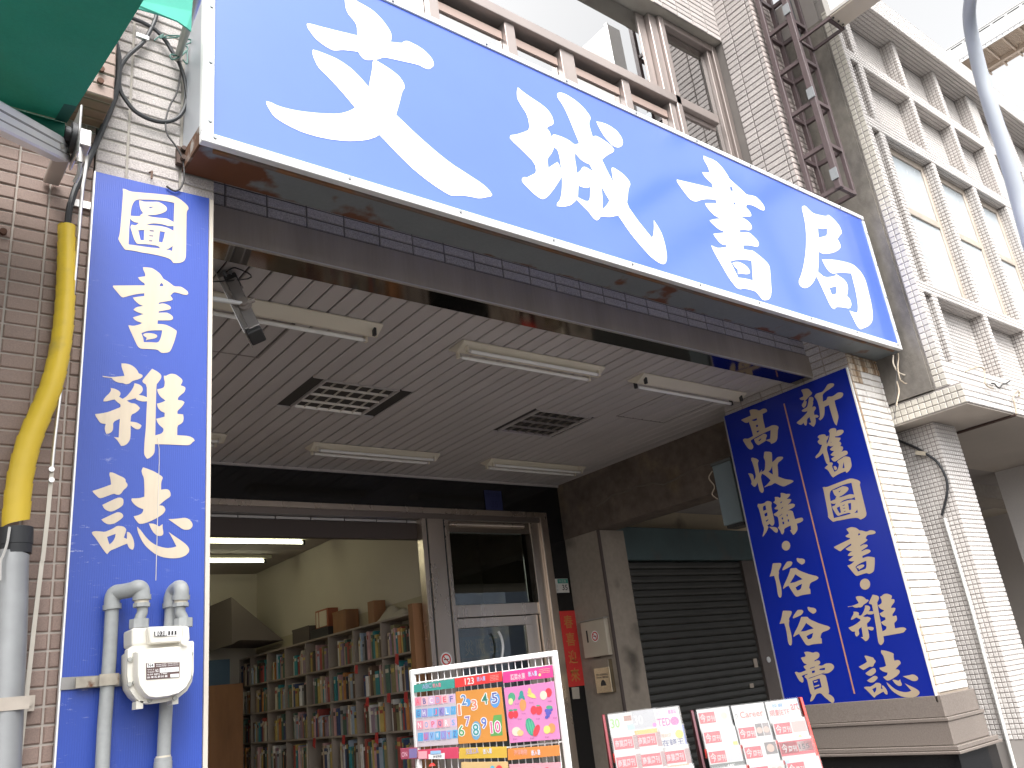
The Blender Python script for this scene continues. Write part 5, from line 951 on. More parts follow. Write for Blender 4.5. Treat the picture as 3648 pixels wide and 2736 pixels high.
m = MB(); m.box(6.038, 6.262, YB-.0035, YB-.002, 1.585, 2.345); m.build('paper', REDP, t)
m = MB()
for k, ch in enumerate('春喜迎來'): text(m, ch, (6.085, YB-.0045, 2.165-k*.178), X, Z, .125, .135)
m.build('characters', M('faded gold', (.50, .20, .05), rough=.6), t)
t = thing('wall_tag', 'small pale rectangular plate low on the black granite under the red paper', 'sign', (6.14, YB-.004, 1.3))
m = MB(); q = [at(*K(x_, y_), 1, YB-.004) for x_, y_ in ((2022, 588), (2098, 582), (2108, 705), (2035, 710))]; m.prism(q, (0, -.005, 0)); m.build('plate', M('pale tag', (.38, .34, .28), rough=.6), t)
Cx = 6.256
t = thing('mailbox', 'cream metal mailbox with a narrow slot and red no smoking sticker on the column', 'mailbox', (Cx, 3.6, 1.85))
mq = [at(*Dp(x_, y_), 0, Cx-.055) for x_, y_ in ((1840, 1425), (2078, 1398))]
ya, yb2, zt2 = mq[0].y, mq[1].y, (mq[0].z+mq[1].z)/2; zb2 = zt2-.36
m = MB(); m.box(Cx-.055, Cx-.002, yb2, ya, zb2, zt2); m.build('box', M('cream mailbox enamel', (.50, .44, .35), rough=.4, var=.05), t, bevel=.005)
m = MB(); m.box(Cx-.07, Cx-.002, yb2-.012, ya+.012, zt2+.001, zt2+.014); m.build('lid', M('grey lid', (.30, .28, .25), rough=.5), t)
m = MB(); m.box(Cx-.058, Cx-.054, ya-.095, ya-.075, zt2-.21, zt2-.09); m.build('slot', BLACKP, t)
def nosmoke(parent, o, u, v, r, nm='sticker'):
    n_ = u.cross(v); m = MB(); m.disc(o, u, v, r*1.25); s1 = m.build(nm, WHITEP, parent)
    m = MB(); m.cur = 0; k_ = 20
    for i in range(k_):
        a0, a1 = 2*math.pi*i/k_, 2*math.pi*(i+1)/k_; P_ = lambda a_, q_: o+n_*.0008+(u*math.cos(a_)+v*math.sin(a_))*r*q_
        m.poly([P_(a0, .74), P_(a1, .74), P_(a1, 1), P_(a0, 1)])
    d_ = (u-v).normalized(); e_ = (u+v).normalized(); m.poly([o+n_*.0012+d_*r*.8*s+e_*r*.09*q_ for s, q_ in ((-1, -1), (1, -1), (1, 1), (-1, 1))]); m.build('red_ring', REDP, s1 if parent is None else parent)
    m = MB(); m.poly([o+n_*.0006+u*(-r*.5)+v*(r*.10), o+n_*.0006+u*(r*.5)+v*(r*.10), o+n_*.0006+u*(r*.5)-v*(r*.08), o+n_*.0006-u*(r*.5)-v*(r*.08)]); m.build('cigarette', BLACKP, s1 if parent is None else parent)
    return s1
nosmoke(t, Vector((Cx-.0565, ya-.20, zt2-.16)), -Y, Z, .045)
t = thing('no_smoking_sticker', 'round red no smoking sticker on the steel door post', 'sticker', tuple(at(*K(707, 293), 1, YB-.012)))
nosmoke(t, at(*K(707, 293), 1, YB-.0115), X, Z, .052)
M2 = crop(2050, 2250, 2.328)
t = thing('mailbox', 'stainless steel mailbox with engraved writing and an arched window on the column', 'mailbox', (Cx, 3.6, 1.2))
mq = [at(*M2(x_, y_), 0, Cx-.06) for x_, y_ in ((140, 245), (268, 228), (300, 500), (178, 520))]
ya, yb2 = mq[0].y, mq[1].y; zt2, zb2 = (mq[0].z+mq[1].z)/2, (mq[2].z+mq[3].z)/2
m = MB(); m.box(Cx-.06, Cx-.002, yb2, ya, zb2, zt2); m.build('box', M('brassy stainless', (.50, .42, .30), rough=.22, metal=.9, var=.08, vscale=8), t, bevel=.004)
m = MB(); m.box(Cx-.068, Cx-.0605, yb2-.004, ya+.004, zt2-.075, zt2+.002); m.build('flap', STAINLESS, t)
m = MB(); hc = Vector((Cx-.0615, (ya+yb2)/2, zb2+.07)); m.poly([hc-Y*.038*math.cos(i*math.pi/10)+Z*.055*math.sin(i*math.pi/10) for i in range(11)]); m.build('window', BLACKP, t)
m = MB(); text(m, 'YU XIANG', (Cx-.0615, ya-.025, zb2+.165), -Y, Z, (ya-yb2)*.75, .022); text(m, '文城書局', (Cx-.0615, ya-.025, zb2+.14), -Y, Z, (ya-yb2)*.75, .02); m.build('lettering', M('engraved grey', (.12, .10, .08), rough=.5), t)
m = MB(); m.tube(smoothpath([at(*M2(85, 215), 0, Cx-.012), at(*M2(120, 208), 0, Cx-.02), at(*M2(165, 215), 0, Cx-.02), at(*M2(205, 212), 0, Cx-.012), at(*M2(212, 195), 0, Cx-.012)], 5), .004, 6); tag(m.build('bent_wire', DKC), 'bent brown wire on the column between the two mailboxes', 'wire')

# grey steel duct box hanging beside the wide blue sign
t = thing('duct_box', 'blue grey steel box hanging from the dark beam beside the wide blue sign', 'box', (6.15, 1.5, 2.75))
m = MB(); m.box(6.085, 6.245, 1.395, 1.60, 2.755, 3.30); m.build('box', BOXGREY, t, bevel=.004)
m = MB(); m.box(6.080, 6.248, 1.385, 1.61, 3.301, 3.325); m.build('lid', M('dark grey lid', (.12, .13, .13), rough=.6), t)
m = MB(); m.box(6.12, 6.245, 1.30, 1.39, 2.72, 3.28); m.box(6.10, 6.24, 1.40, 1.58, 2.725, 2.753); m.build('shaded_side', DARKMETAL, t)  # dark blocks paint shade onto the box's right side and underside
m = MB(); m.tube(smoothpath([(6.09, 1.61, 3.26), (6.06, 1.64, 3.20), (6.09, 1.62, 3.12), (6.06, 1.64, 3.05), (6.09, 1.61, 3.0)], 4), .006, 6); m.build('wire', CABLE, t)

# ------------------------------------------------------------------ inside the shop
R0 = MB(); R0.box(-1, 4.68, 8.5, 8.6, 0, 3.6); struct(R0.build('back_wall', WALLIN))
R0 = MB(); R0.box(4.602, 4.68, 4.02, 8.5, 0, 3.6); struct(R0.build('side_wall', WALLIN))
R0 = MB(); R0.box(-1.1, -1, 4.0, 8.6, 0, 3.6); struct(R0.build('side_wall', WALLIN))
R0 = MB(); R0.box(-1, 4.6, 4.0, 8.5, 3.562, 3.62); cl = struct(R0.build('ceiling', M('grey ceiling board', (.34, .30, .27), rough=.9)))
CB = M('ceiling board', (.36, .32, .285), rough=.85, var=.03)
for i in range(6):
    for j in range(5):
        m = MB(); m.box(-.9+i*.915, -.9+i*.915+.905, 4.08+j*.90, 4.08+j*.90+.89, 3.553, 3.561); m.build('ceiling_panel', CB, cl)
R0 = MB(); R0.box(-1, 4.6, 4.0, 8.6, .0, .012); struct(R0.build('floor', M('shop floor', (.30, .26, .22), rough=.4)))
m = MB(); m.box(-1, 4.60, 4.0, 4.02, 3.10, 3.6); m.build('shutter_band', M('dark shutter band', (.075, .055, .048), rough=.6), B)
m = MB()
for i in range(12): m.box(.62+i*.335, .62+i*.335+.325, 3.962, 3.985, 3.262, 3.285)
m.build('shutter_glint', M('shutter barrel glint', (.62, .60, .58), rough=.25, metal=.5), B)  # pale strips paint in the reflections along the rolled shutter barrel
m = MB(); m.box(.6, 4.41, 3.955, 3.999, 3.10, 3.255); m.build('shutter_guide', M('dark brown guide', (.06, .042, .036), rough=.5), B)
s0 = MB(); S_ = crop(700, 2150, 2.765)
q = [at(*S_(100, 40), 1, 8.45), at(*S_(590, 440), 1, 8.45), at(*S_(170, 440), 1, 8.45), at(*S_(100, 480), 1, 8.45)]
s0.prism(q, (0, -.9, 0)); s0.build('stair_soffit', M('dim stair soffit', (.14, .115, .10), rough=.9), B)
LIT = emis('lit fluorescent tube', (1.0, 1.0, .72), 5.0)
for lab, y_ in (('lit fluorescent lamp nearer the doorway inside the shop', 6.04), ('lit fluorescent lamp farther back inside the shop', 7.18), ):
    r = thing('shop_lamp', lab, 'lamp', (3.5, y_, 3.55), 'lit lamps inside the shop')
    m = MB(); m.box(2.95, 4.24, y_-.07, y_+.07, 3.515, 3.552); m.build('housing', M('greenish lamp housing', (.42, .40, .28), rough=.5), r)
    m = MB(); m.tube([(2.97, y_, 3.488), (4.16, y_, 3.488)], .015, 12); m.build('tube', LIT, r, smooth=True)
    m = MB(); m.box(4.165, 4.19, y_-.02, y_+.02, 3.46, 3.514); m.build('socket', DARKMETAL, r)
    r = thing('shop_lamp', lab.replace('lamp', 'lamp further left,'), 'lamp', (1.8, y_, 3.55), 'lit lamps inside the shop')
    m = MB(); m.box(1.40, 2.72, y_-.07, y_+.07, 3.515, 3.552); m.build('housing', bpy.data.materials['greenish lamp housing'], r)
    m = MB(); m.tube([(1.42, y_, 3.488), (2.70, y_, 3.488)], .015, 12); m.build('tube', LIT, r, smooth=True)
# wall bookcase
xf = 4.35; BK = thing('bookcase', 'long grey bookcase full of books along the shop wall', 'bookcase', (4.5, 6.4, .012))
zsh = [2.425, 2.075, 1.73, 1.385, 1.05, .71, .37, .05]; yv = [4.12, 4.69, 5.28, 5.86, 6.45, 7.03, 7.57, 8.12, 8.49]
for z_ in zsh: m = MB(); m.box(xf, 4.60, 4.10, 8.49, z_-.018, z_); m.build('shelf', SHELFW, BK)
for y_ in yv: m = MB(); m.box(xf+.004, 4.60, y_-.009, y_+.009, .05, 2.42); m.build('divider', SHELFW, BK)
m = MB(); m.box(xf-.02, 4.60, 4.02, 4.10, .02, 2.50); m.build('end_panel', WOOD, BK)
m = MB(); m.box(4.585, 4.60, 4.10, 8.49, 2.43, 2.60); m.build('wall_board', M('pale board', (.40, .35, .24), rough=.7), BK)
pal = [('tan', (.42, .32, .22)), ('cream', (.55, .50, .40)), ('dark brown', (.10, .06, .04)), ('dull red', (.32, .06, .05)), ('grey', (.30, .29, .28)), ('dark green', (.06, .12, .09)), ('mauve', (.27, .19, .24)), ('white', (.62, .60, .57)), ('navy', (.04, .06, .14)), ('teal', (.03, .20, .22)), ('ochre', (.46, .34, .10)), ('orange', (.48, .20, .06)), ('black', (.03, .028, .03)), ('pale blue', (.30, .36, .44)), ('olive', (.20, .18, .09)), ('pink', (.48, .28, .28))]
bm_mats = {n: M('book '+n, c, rough=.5, var=.12, vscale=25, rand=.12) for n, c in pal}
PAPER = M('book paper', (.60, .54, .44), rough=.8)
rowname = ['top', 'second', 'third', 'fourth']; bayname = ['bay beside the doorway', 'second bay from the doorway', 'third bay from the doorway', 'fourth bay from the doorway', 'fifth bay from the doorway', 'third bay from the far end', 'second bay from the far end', 'last bay at the far end']
GB = 'books in the wall bookcase'
def book_mesh(w_, h_, dep, mat):
    m = MB(); m.box(-w_/2, w_/2, 0, dep, 0, h_); m.cur = 1; m.poly([(-w_/2+.002, .003, h_+.0005), (w_/2-.002, .003, h_+.0005), (w_/2-.002, dep-.003, h_+.0005), (-w_/2+.002, dep-.003, h_+.0005)]); m.cur = 2
    if w_ > .018: m.poly([(-w_/2+.003, -.0006, h_*.72), (w_/2-.003, -.0006, h_*.72), (w_/2-.003, -.0006, h_*.86), (-w_/2+.003, -.0006, h_*.86)])
    me = bpy.data.meshes.new('book'); me.from_pydata(m.v, [], m.f)
    for q_ in (mat, PAPER, bm_mats[rnd.choice(['cream', 'white', 'dull red', 'black', 'ochre'])]): me.materials.append(q_)
    me.polygons.foreach_set('material_index', m.m); return me
nbook = 0
for ri in range(4):
    for bi in range(8):
        y_ = yv[bi]+.016; names = [p_[0] for p_ in pal]; rnd.shuffle(names); ymax = yv[bi+1]-.014; k = 0
        while y_ < ymax-.03 and k < 12:
            w_ = rnd.uniform(.022, .050) if rnd.random() < .85 else rnd.uniform(.05, .075); h_ = rnd.uniform(.19, .285); dep = rnd.uniform(.14, .19)
            if y_+w_ > ymax or (k > 6 and rnd.random() < .10): break
            nm = names[k]; me = book_mesh(w_-.001, h_, dep, bm_mats[nm])
            o = bpy.data.objects.new('book', me); COL.objects.link(o)
            tilt = rnd.choice([0, 0, 0, 0, .05, -.05])
            o.matrix_world = Matrix.Translation((xf+rnd.uniform(.004, .03), y_+w_/2, zsh[ri+1]+.0005)) @ Matrix(((0, 1, 0, 0), (1, 0, 0, 0), (0, 0, 1, 0), (0, 0, 0, 1))) @ Matrix.Rotation(tilt*.3, 4, 'Y')
            tag(o, f'{nm} book standing on the {rowname[ri]} shelf, {bayname[bi]}', 'book', GB); nbook += 1
            y_ += w_+rnd.uniform(.0005, .003); k += 1
m = MB()
for ri in range(4, 7):
    for bi in range(8):
        y_ = yv[bi]+.016
        while y_ < yv[bi+1]-.05: w_ = rnd.uniform(.02, .05); m.cur = rnd.randrange(6); m.box(xf+.01, xf+.18, y_, y_+w_-.001, zsh[ri+1]+.0005, zsh[ri+1]+rnd.uniform(.2, .29)); y_ += w_+.001
o = m.build('lower_shelf_books', [bm_mats[n] for n in ('tan', 'cream', 'dark brown', 'grey', 'mauve', 'dull red')]); o['kind'] = 'stuff'; o['label'] = 'rows of books on the dim lower shelves'
REDTAG = M('red shelf tag', (.42, .03, .03), rough=.6)
for k, (y_, z_) in enumerate(((5.25, 2.05), (4.42, 2.075), (5.05, 1.72), (4.30, 1.72), (4.62, 1.73), (6.3, 1.38), (5.6, 1.385), (4.9, 1.385))):
    m = MB(); m.prism([(xf-.003, y_, z_), (xf-.003, y_-.06, z_), (xf-.012, y_-.065, z_-.09-.02*(k % 2)), (xf-.012, y_+.0, z_-.08)], (.0015, 0, 0)); m.build('shelf_tag', REDTAG, BK)
# boxes on top of the bookcase
for lab, mat, y0_, y1_, z0_, z1_, x0_ in (('brown wooden box on the bookcase top beside the framed box', WOOD, 5.55, 5.86, 2.427, 2.66, 4.42), ('dark grey box lying on the bookcase top under the framed box', DARKMETAL, 5.95, 6.40, 2.427, 2.53, 4.40), ('dark board box on the bookcase top toward the back wall', M('dark board', (.09, .07, .06), rough=.8), 6.44, 6.9, 2.427, 2.60, 4.40)):
    m = MB(); m.box(x0_, 4.58, y0_, y1_, z0_, z1_); m.box(x0_-.004, x0_-.0005, y0_-.004, y1_+.004, z1_-.02, z1_+.003); tag(m.build('box', mat), lab, 'box')
t = thing('framed_box', 'red framed cream box file standing on the grey box over the bookcase', 'box', (4.5, 6.1, 2.53)); m = MB(); m.box(4.43, 4.56, 6.0, 6.32, 2.531, 2.74); m.build('frame', M('red brown frame', (.32, .09, .04), rough=.5), t)
m = MB(); m.box(4.425, 4.429, 6.03, 6.21, 2.55, 2.72); m.box(4.425, 4.429, 6.24, 6.29, 2.55, 2.72); m.build('cream_panel', M('cream panel', (.60, .52, .40), rough=.6), t)
t = thing('hat_pile', 'rumpled cream cloth bundle on the bookcase top near the doorway', 'cloth', (4.48, 4.6, 2.43)); m = MB()
vs, fs = [], []; nn_ = 14
for i in range(nn_+1):
    for j in range(9):
        u1, v1 = i/nn_, j/8; vs.append((4.40+.17*v1, 4.30+.62*u1, 2.428+.12*math.sin(math.pi*u1)*math.sin(math.pi*v1)*(1+.5*math.sin(9*u1+3*v1))*(1.2-u1*.4)))
for i in range(nn_):
    for j in range(8): fs.append((i*9+j, i*9+j+1, (i+1)*9+j+1, (i+1)*9+j))
m.add(vs, fs); m.build('cloth', M('cream cloth', (.44, .39, .30), rough=.9), t, smooth=True); m = MB(); m.box(4.42, 4.56, 4.92, 5.05, 2.428, 2.66); m.build('brown_card', WOOD, t)
t = thing('storage_stack', 'stack of blue crates on a brown cabinet at the back of the shop', 'crates', (2.9, 8.2, 0)); q0 = at(*S_(140, 565), 1, 8.1); q1 = at(*S_(300, 800), 1, 8.1)
m = MB(); m.box(q0.x-.6, q1.x, 8.0, 8.4, q1.z, q0.z); m.build('blue_crate', M('dark blue crate', (.04, .08, .13), rough=.6), t); m = MB(); m.box(q0.x-.6, q1.x+.15, 7.95, 8.4, .02, q1.z-.002); m.build('cabinet', WOOD, t)
t = thing('book_table', 'table stacked with pale books just inside the doorway', 'table', (2.2, 5.2, 0)); m = MB(); m.box(1.2, 3.4, 4.6, 5.6, .80, .84); m.build('table_top', WOOD, t)
m = MB()
for x_, y_ in ((1.25, 4.65), (3.35, 4.65), (1.25, 5.55), (3.35, 5.55)): m.box(x_-.02, x_+.02, y_-.02, y_+.02, .012, .799)
m.build('legs', DARKMETAL, t)
for k, (x_, y_, w_, h_, d_, nm) in enumerate(((1.9, 5.0, .34, .24, .26, 'cream'), (2.28, 4.9, .22, .20, .3, 'white'), (2.58, 5.0, .24, .21, .27, 'tan'), (2.88, 4.9, .22, .22, .3, 'grey'), (3.14, 5.0, .2, .16, .27, 'mauve'))):
    m = MB(); n_ = 8
    for i in range(n_): e_ = rnd.uniform(-.01, .01); m.cur = i % 2; m.box(x_+e_, x_+w_+e_, y_+e_, y_+d_+e_, .841+i*h_/n_, .841+(i+1)*h_/n_-.001)
    tag(m.build('book_stack', [bm_mats[nm], bm_mats['cream']]), f'pile of {nm} books on the table inside the doorway', 'book pile', 'book piles on the table')

# ------------------------------------------------------------------ wire rack with picture boards
def onplane(u, v, p0, n):
    d = ray(u, v); return CAM+d*((p0-CAM).dot(n)/d.dot(n))
TL, TR = at(*K(350, 400), 2, 1.765), at(*K(1840, 200), 2, 1.765)
ru = (TR-TL).normalized(); rn = ru.cross(Z)                      # towards the street
def KP(x, y, o=0.): return onplane(*K(x, y), TL+rn*o, rn)
RK = thing('display_rack', 'white wire display rack holding three picture boards in the doorway', 'rack', (TL.x, TL.y, 0))
WIRE = M('white wire coating', (.78, .77, .76), rough=.35)
m = MB()
for p in (TL, TR): m.bar(Vector((p.x, p.y, .02)), p, .026, .026)
m.bar(TL-Z*.013, TR-Z*.013, .026, .026); m.build('frame', WIRE, RK, bevel=.004)
m = MB(); n_ = 22
for i in range(1, n_): p = TL.lerp(TR, i/n_); m.tube([p-rn*.004-Z*.02, Vector((p.x, p.y, .5))-rn*.004], .0026, 5)
m.build('vertical_wires', WIRE, RK)['kind'] = 'stuff'
for z_ in (1.70, 1.36, 1.02, .68): m = MB(); m.tube([Vector((TL.x, TL.y, z_))-rn*.008, Vector((TR.x, TR.y, z_))-rn*.008], .004, 6); m.build('cross_wire', WIRE, RK)
m = MB(); m.obox(TL-rn*.35-Z*1.75, (TR-TL), rn*.7, Z*.03); m.build('foot', WIRE, RK)
mats_flat = {}
def FM(c, rough=.3):
    k = tuple(round(x, 3) for x in c)
    if k not in mats_flat: mats_flat[k] = M('print %d' % len(mats_flat), k, rough=rough)
    return mats_flat[k]
def board(label, head, face, hc, fc, headtext, hx):
    t = thing('picture_board', label, 'picture board', tuple(KP(*face[3], .02)), 'picture boards on the wire rack')
    m = MB(); m.prism([KP(*p, .018) for p in face], -rn*.006); fo = m.build('board', FM(fc), t, bevel=.001)
    m = MB(); m.prism([KP(*p, .024) for p in head], -rn*.003); ho = m.build('header_card', FM(hc), t)
    m = MB(); hq = [head[0], head[1], face[2], face[3]]; m.poly([KP(*p, .0285) for p in hq]); m.build('clear_bag', SLEEVE, t)
    return t, fo, ho
def letters(mb, s, x, y, w_, h_, o=.0195): text(mb, s, KP(x, y, o), ru, Z, w_, h_)
def ell(mb, x, y, rx, ry, o=.0195, rot=0.):
    mb.poly([KP(x+rx*math.cos(a_)*math.cos(rot)-ry*math.sin(a_)*math.sin(rot), y+rx*math.cos(a_)*math.sin(rot)+ry*math.sin(a_)*math.cos(rot), o) for a_ in (2*math.pi*i/16 for i in range(16))])
SLEEVE = glass('clear sleeve', (.95, .95, .95), .08, .03)
HW = FM((.80, .79, .78))
# alphabet board
t, fo, ho = board('picture board with coloured alphabet squares under a teal header', ((365, 560), (788, 495), (795, 592), (368, 642)), ((370, 690), (800, 650), (830, 1185), (398, 1215)), (.06, .30, .26), (.52, .46, .50), 'ABC', 0)
rows = ('ABCDEF', 'GHIJKLM', 'NOPQRS', 'TUVWXYZ'); cols = [(.70, .25, .33), (.22, .42, .70), (.74, .45, .50), (.10, .36, .62), (.62, .42, .60), (.30, .25, .55)]
sq = {}; le = {}
for r_, row in enumerate(rows):
    xl = 378+r_*10; y0 = 782+r_*124; n_ = len(row); wd = 425/n_
    for k, ch in enumerate(row):
        x = xl+k*wd; yb_ = y0-k*wd*.085; c_ = cols[(k*2+r_*3) % 6]; c2 = [(.75, .12, .18), (.12, .14, .35), (.80, .78, .80), (.18, .42, .70)][(k+r_) % 4]
        sq.setdefault(c_, MB()).poly([KP(x, yb_, .0185), KP(x+wd*.92, yb_-wd*.08, .0185), KP(x+wd*.92, yb_-wd*.08-88, .0185), KP(x, yb_-88, .0185)])
        letters(le.setdefault(c2, MB()), ch, x+wd*.20, yb_-14, wd*.52/2.949*.00136, .026)
for c_, mb_ in sq.items(): mb_.build('letter_square', FM(c_), fo)
for c_, mb_ in le.items(): mb_.build('letter', FM(c_), fo)
m = MB()
for r_ in range(4): letters(m, 'apple  ball  cat  dog  egg  fish', 385+r_*10, 800+r_*124, .175, .006)
m.build('caption', FM((.25, .22, .30)), fo)
m = MB(); letters(m, 'ABC', 455, 605, .05, .022, .0255); m.build('title', FM((.35, .38, .62)), ho); m = MB(); letters(m, '嵌入書', 565, 590, .045, .020, .0255); m.build('title', FM((.75, .25, .32)), ho)
# number board
t, fo, ho = board('orange picture board with numbers 1 to 10 under a red header', ((797, 492), (1290, 415), (1297, 522), (800, 590)), ((805, 632), (1283, 582), (1345, 1150), (835, 1182)), (.66, .05, .05), (.60, .26, .06), '123', 0)
m = MB(); ell(m, 1220, 715, 52, 85, .0187); ell(m, 930, 745, 34, 42, .0187); m.build('blue_patch', FM((.10, .30, .62)), fo)
m = MB(); ell(m, 1020, 1040, 52, 100, .0187); m.build('plate_patch', FM((.16, .34, .50)), fo); m = MB(); m.poly([KP(x, y, .0187) for x, y in ((1205, 880), (1290, 870), (1300, 1090), (1170, 1100))]); m.build('leaf_patch', FM((.12, .34, .10)), fo)
digs = (('1', 835, 880, .014, .05, (.70, .25, .15)), ('2', 868, 775, .028, .048, (.10, .22, .45)), ('3', 978, 825, .028, .046, (.70, .22, .16)), ('4', 1085, 765, .030, .048, (.05, .22, .16)), ('5', 1190, 755, .030, .048, (.10, .12, .35)), ('6', 840, 1100, .030, .048, (.10, .32, .14)), ('7', 910, 995, .026, .044, (.25, .16, .40)), ('8', 990, 1095, .032, .052, (.04, .28, .30)), ('9', 1080, 1020, .028, .048, (.12, .18, .50)), ('10', 1180, 1070, .050, .052, (.65, .10, .28)))
mw = MB(); bycol = {}
for ch, x, y, w_, h_, c_ in digs:
    for dx, dy in ((-8, 0), (8, 0), (0, -8), (0, 8), (-6, -6), (6, 6), (6, -6), (-6, 6)): letters(mw, ch, x+dx, y+dy, w_, h_, .0192+.00005*rnd.random())
    letters(bycol.setdefault(c_, MB()), ch, x, y, w_, h_, .0198)
mw.build('digit_outline', HW, fo)
for c_, mb_ in bycol.items(): mb_.build('digit', FM(c_), fo)
m = MB(); letters(m, '123', 905, 560, .048, .030, .0255); m.build('title', FM((.80, .70, .70)), ho); m = MB(); letters(m, '嵌入書', 1030, 525, .045, .022, .0255); m.build('title', FM((.40, .48, .80)), ho)
m = MB()
for k in range(4): letters(m, 'touch feel learn', 1165, 478+k*16-8, .045, .004, .0255)
m.build('small_print', FM((.75, .55, .50)), ho)
# fruit board
t, fo, ho = board('pink picture board with painted fruit under a magenta header', ((1300, 425), (1820, 350), (1832, 480), (1305, 540)), ((1310, 592), (1836, 522), (1903, 1130), (1375, 1172)), (.62, .05, .25), (.62, .22, .45), 'fruit', 0)
fr = {}
def F(c_, *a, **k): ell(fr.setdefault(c_, MB()), *a, **k)
g_, rd, ye, orr, bl, cr_ = (.08, .34, .20), (.66, .05, .07), (.76, .62, .18), (.74, .28, .10), (.10, .10, .45), (.78, .62, .50)
F(g_, 1395, 690, 38, 50); F((.60, .68, .30), 1385, 735, 24, 36, .0197); F(orr, 1512, 770, 36, 62); F((.04, .28, .26), 1497, 660, 22, 42); F((.04, .28, .26), 1480, 690, 14, 30, .0196, .4); F((.04, .28, .26), 1515, 690, 14, 30, .0197, -.4)
F(ye, 1600, 655, 48, 14, .0195, .5); F(ye, 1605, 680, 50, 14, .0196, .3); F((.72, .50, .15), 1585, 630, 16, 40, .0197, -.2); F(rd, 1782, 640, 35, 48); F(cr_, 1728, 670, 38, 48, .0197); F(rd, 1388, 875, 30, 42); F(rd, 1435, 870, 28, 42, .0196); F(g_, 1385, 828, 22, 10, .0198); F(g_, 1432, 822, 22, 10, .0199)
F(rd, 1625, 825, 32, 46); F(rd, 1680, 825, 35, 50, .0196); F(g_, 1672, 778, 20, 8, .0198)
for dx, dy in ((0, 0), (24, -6), (50, -10), (10, 28), (36, 24), (20, 54), (4, 70)): F(bl, 1758+dx, 830+dy, 18, 18, .0195+.0001*((dx+dy) % 5))
F(g_, 1790, 795, 34, 20, .0199); F(cr_, 1445, 1050, 48, 48); F((.76, .48, .22), 1485, 1065, 34, 32, .0197); F((.04, .30, .22), 1592, 1000, 48, 95, .0195, -.25); F((.10, .44, .26), 1592, 1000, 10, 88, .0197, -.25); F((.10, .44, .26), 1618, 1000, 8, 76, .0197, -.25); F((.10, .44, .26), 1565, 1000, 8, 76, .0197, -.25); F(rd, 1655, 1040, 30, 66, .0199, .35); F(orr, 1815, 1015, 40, 54); F(ye, 1765, 1030, 36, 44, .0197)
for c_, mb_ in fr.items(): mb_.build('fruit', FM(c_), fo)
m = MB()
for x, y in ((1430, 770), (1580, 755), (1775, 740), (1500, 870), (1460, 930), (1650, 925), (1830, 915), (1410, 1140), (1590, 1130), (1745, 1118)): letters(m, 'fruit', x, y, .020, .007)
m.build('caption', FM((.35, .12, .28)), fo)
m = MB(); letters(m, '蔬菜水果', 1385, 515, .075, .028, .0255); m.build('title', FM((.80, .60, .66)), ho); m = MB(); letters(m, '嵌入書', 1570, 475, .045, .024, .0255); m.build('title', FM((.50, .66, .85)), ho); m = MB()
for k in range(3): letters(m, 'touch feel learn', 1680, 405+k*18, .055, .004, .0255)
ell(m, 1690, 455, 14, 14, .0256); m.build('small_print', FM((.78, .66, .30)), ho)
for lab, hd, fc_, hc_, tx, c1, c2 in (('picture board with a yellow header below the orange number board', ((845, 1222), (1340, 1207), (1346, 1325), (842, 1337)), ((862, 1372), (1352, 1366), (1400, 1950), (890, 1975)), (.58, .38, .06), '交通工具', (.45, .40, .62), (.60, .42, .20)), ('picture board with an orange header below the pink fruit board', ((1352, 1230), (1895, 1192), (1902, 1302), (1356, 1352)), ((1366, 1395), (1908, 1372), (1960, 1960), (1420, 1985)), (.62, .22, .05), '海洋動物', (.74, .35, .30), (.62, .30, .36))):
    t, fo, ho = board(lab, hd, fc_, hc_, c2, tx, 0)
    m = MB(); letters(m, tx, hd[0][0]+70, hd[3][1]-45, .065, .026, .0255); m.build('title', FM(c1), ho); m = MB(); letters(m, '嵌入書', hd[0][0]+250, hd[3][1]-48, .045, .024, .0255); m.build('title', FM((.62, .66, .80)), ho)
    m = MB(); ell(m, fc_[0][0]+400, fc_[0][1]+75, 36, 44); m.build('fruit', FM(rd), fo); m = MB(); ell(m, fc_[0][0]+330, fc_[0][1]+75, 26, 40); m.build('fruit', FM((.10, .40, .55)), fo)
def pack(label, q_, c_, extra):
    t = thing('toy_pack', label, 'toy pack', tuple(KP(*q_[3], .03)), 'packs hanging low on the wire rack')
    m = MB(); m.prism([KP(*p, .026) for p in q_], -rn*.006); m.build('card', FM(c_), t); m = MB(); m.poly([KP(*p, .030) for p in (q_[0], q_[1], (q_[2][0], q_[2][1]+190), (q_[3][0], q_[3][1]+190))]); m.build('clear_bag', SLEEVE, t)
    for nm, pts, cc in extra:
        m = MB()
        if nm == 'text': letters(m, *pts, .0275)
        else: m.poly([KP(*p, .0272) for p in pts])
        m.build('print', FM(cc), t)
pack('clear toy pack with a red header card reading small white print, below the alphabet board', ((410, 1242), (832, 1212), (836, 1332), (416, 1342)), (.55, .06, .12), (('q', ((520, 1290), (690, 1275), (690, 1338), (522, 1340)), (.78, .76, .76)), ('q', ((540, 1255), (650, 1248), (650, 1290), (540, 1296)), (.30, .48, .70)), ('text', ('學習磁鐵', 570, 1332, .045, .012), (.10, .10, .12)), ('q', ((415, 1260), (505, 1253), (505, 1335), (415, 1338)), (.70, .35, .40))))
pack('small dark red pack at the lower left corner of the wire rack', ((225, 1225), (400, 1215), (405, 1335), (228, 1342)), (.30, .06, .10), (('text', ('ON', 240, 1318, .03, .022), (.68, .40, .48)), ('q', ((315, 1232), (398, 1228), (400, 1325), (317, 1330)), (.20, .16, .34))))
m = MB(); p = KP(560, 1410, .02); m.tube([p, p+Z*.012], [.018, .006], 12); tag(m.build('red_toy', REDP, None, smooth=True), 'red pointed toy in the clear pack at the bottom of the wire rack', 'toy')

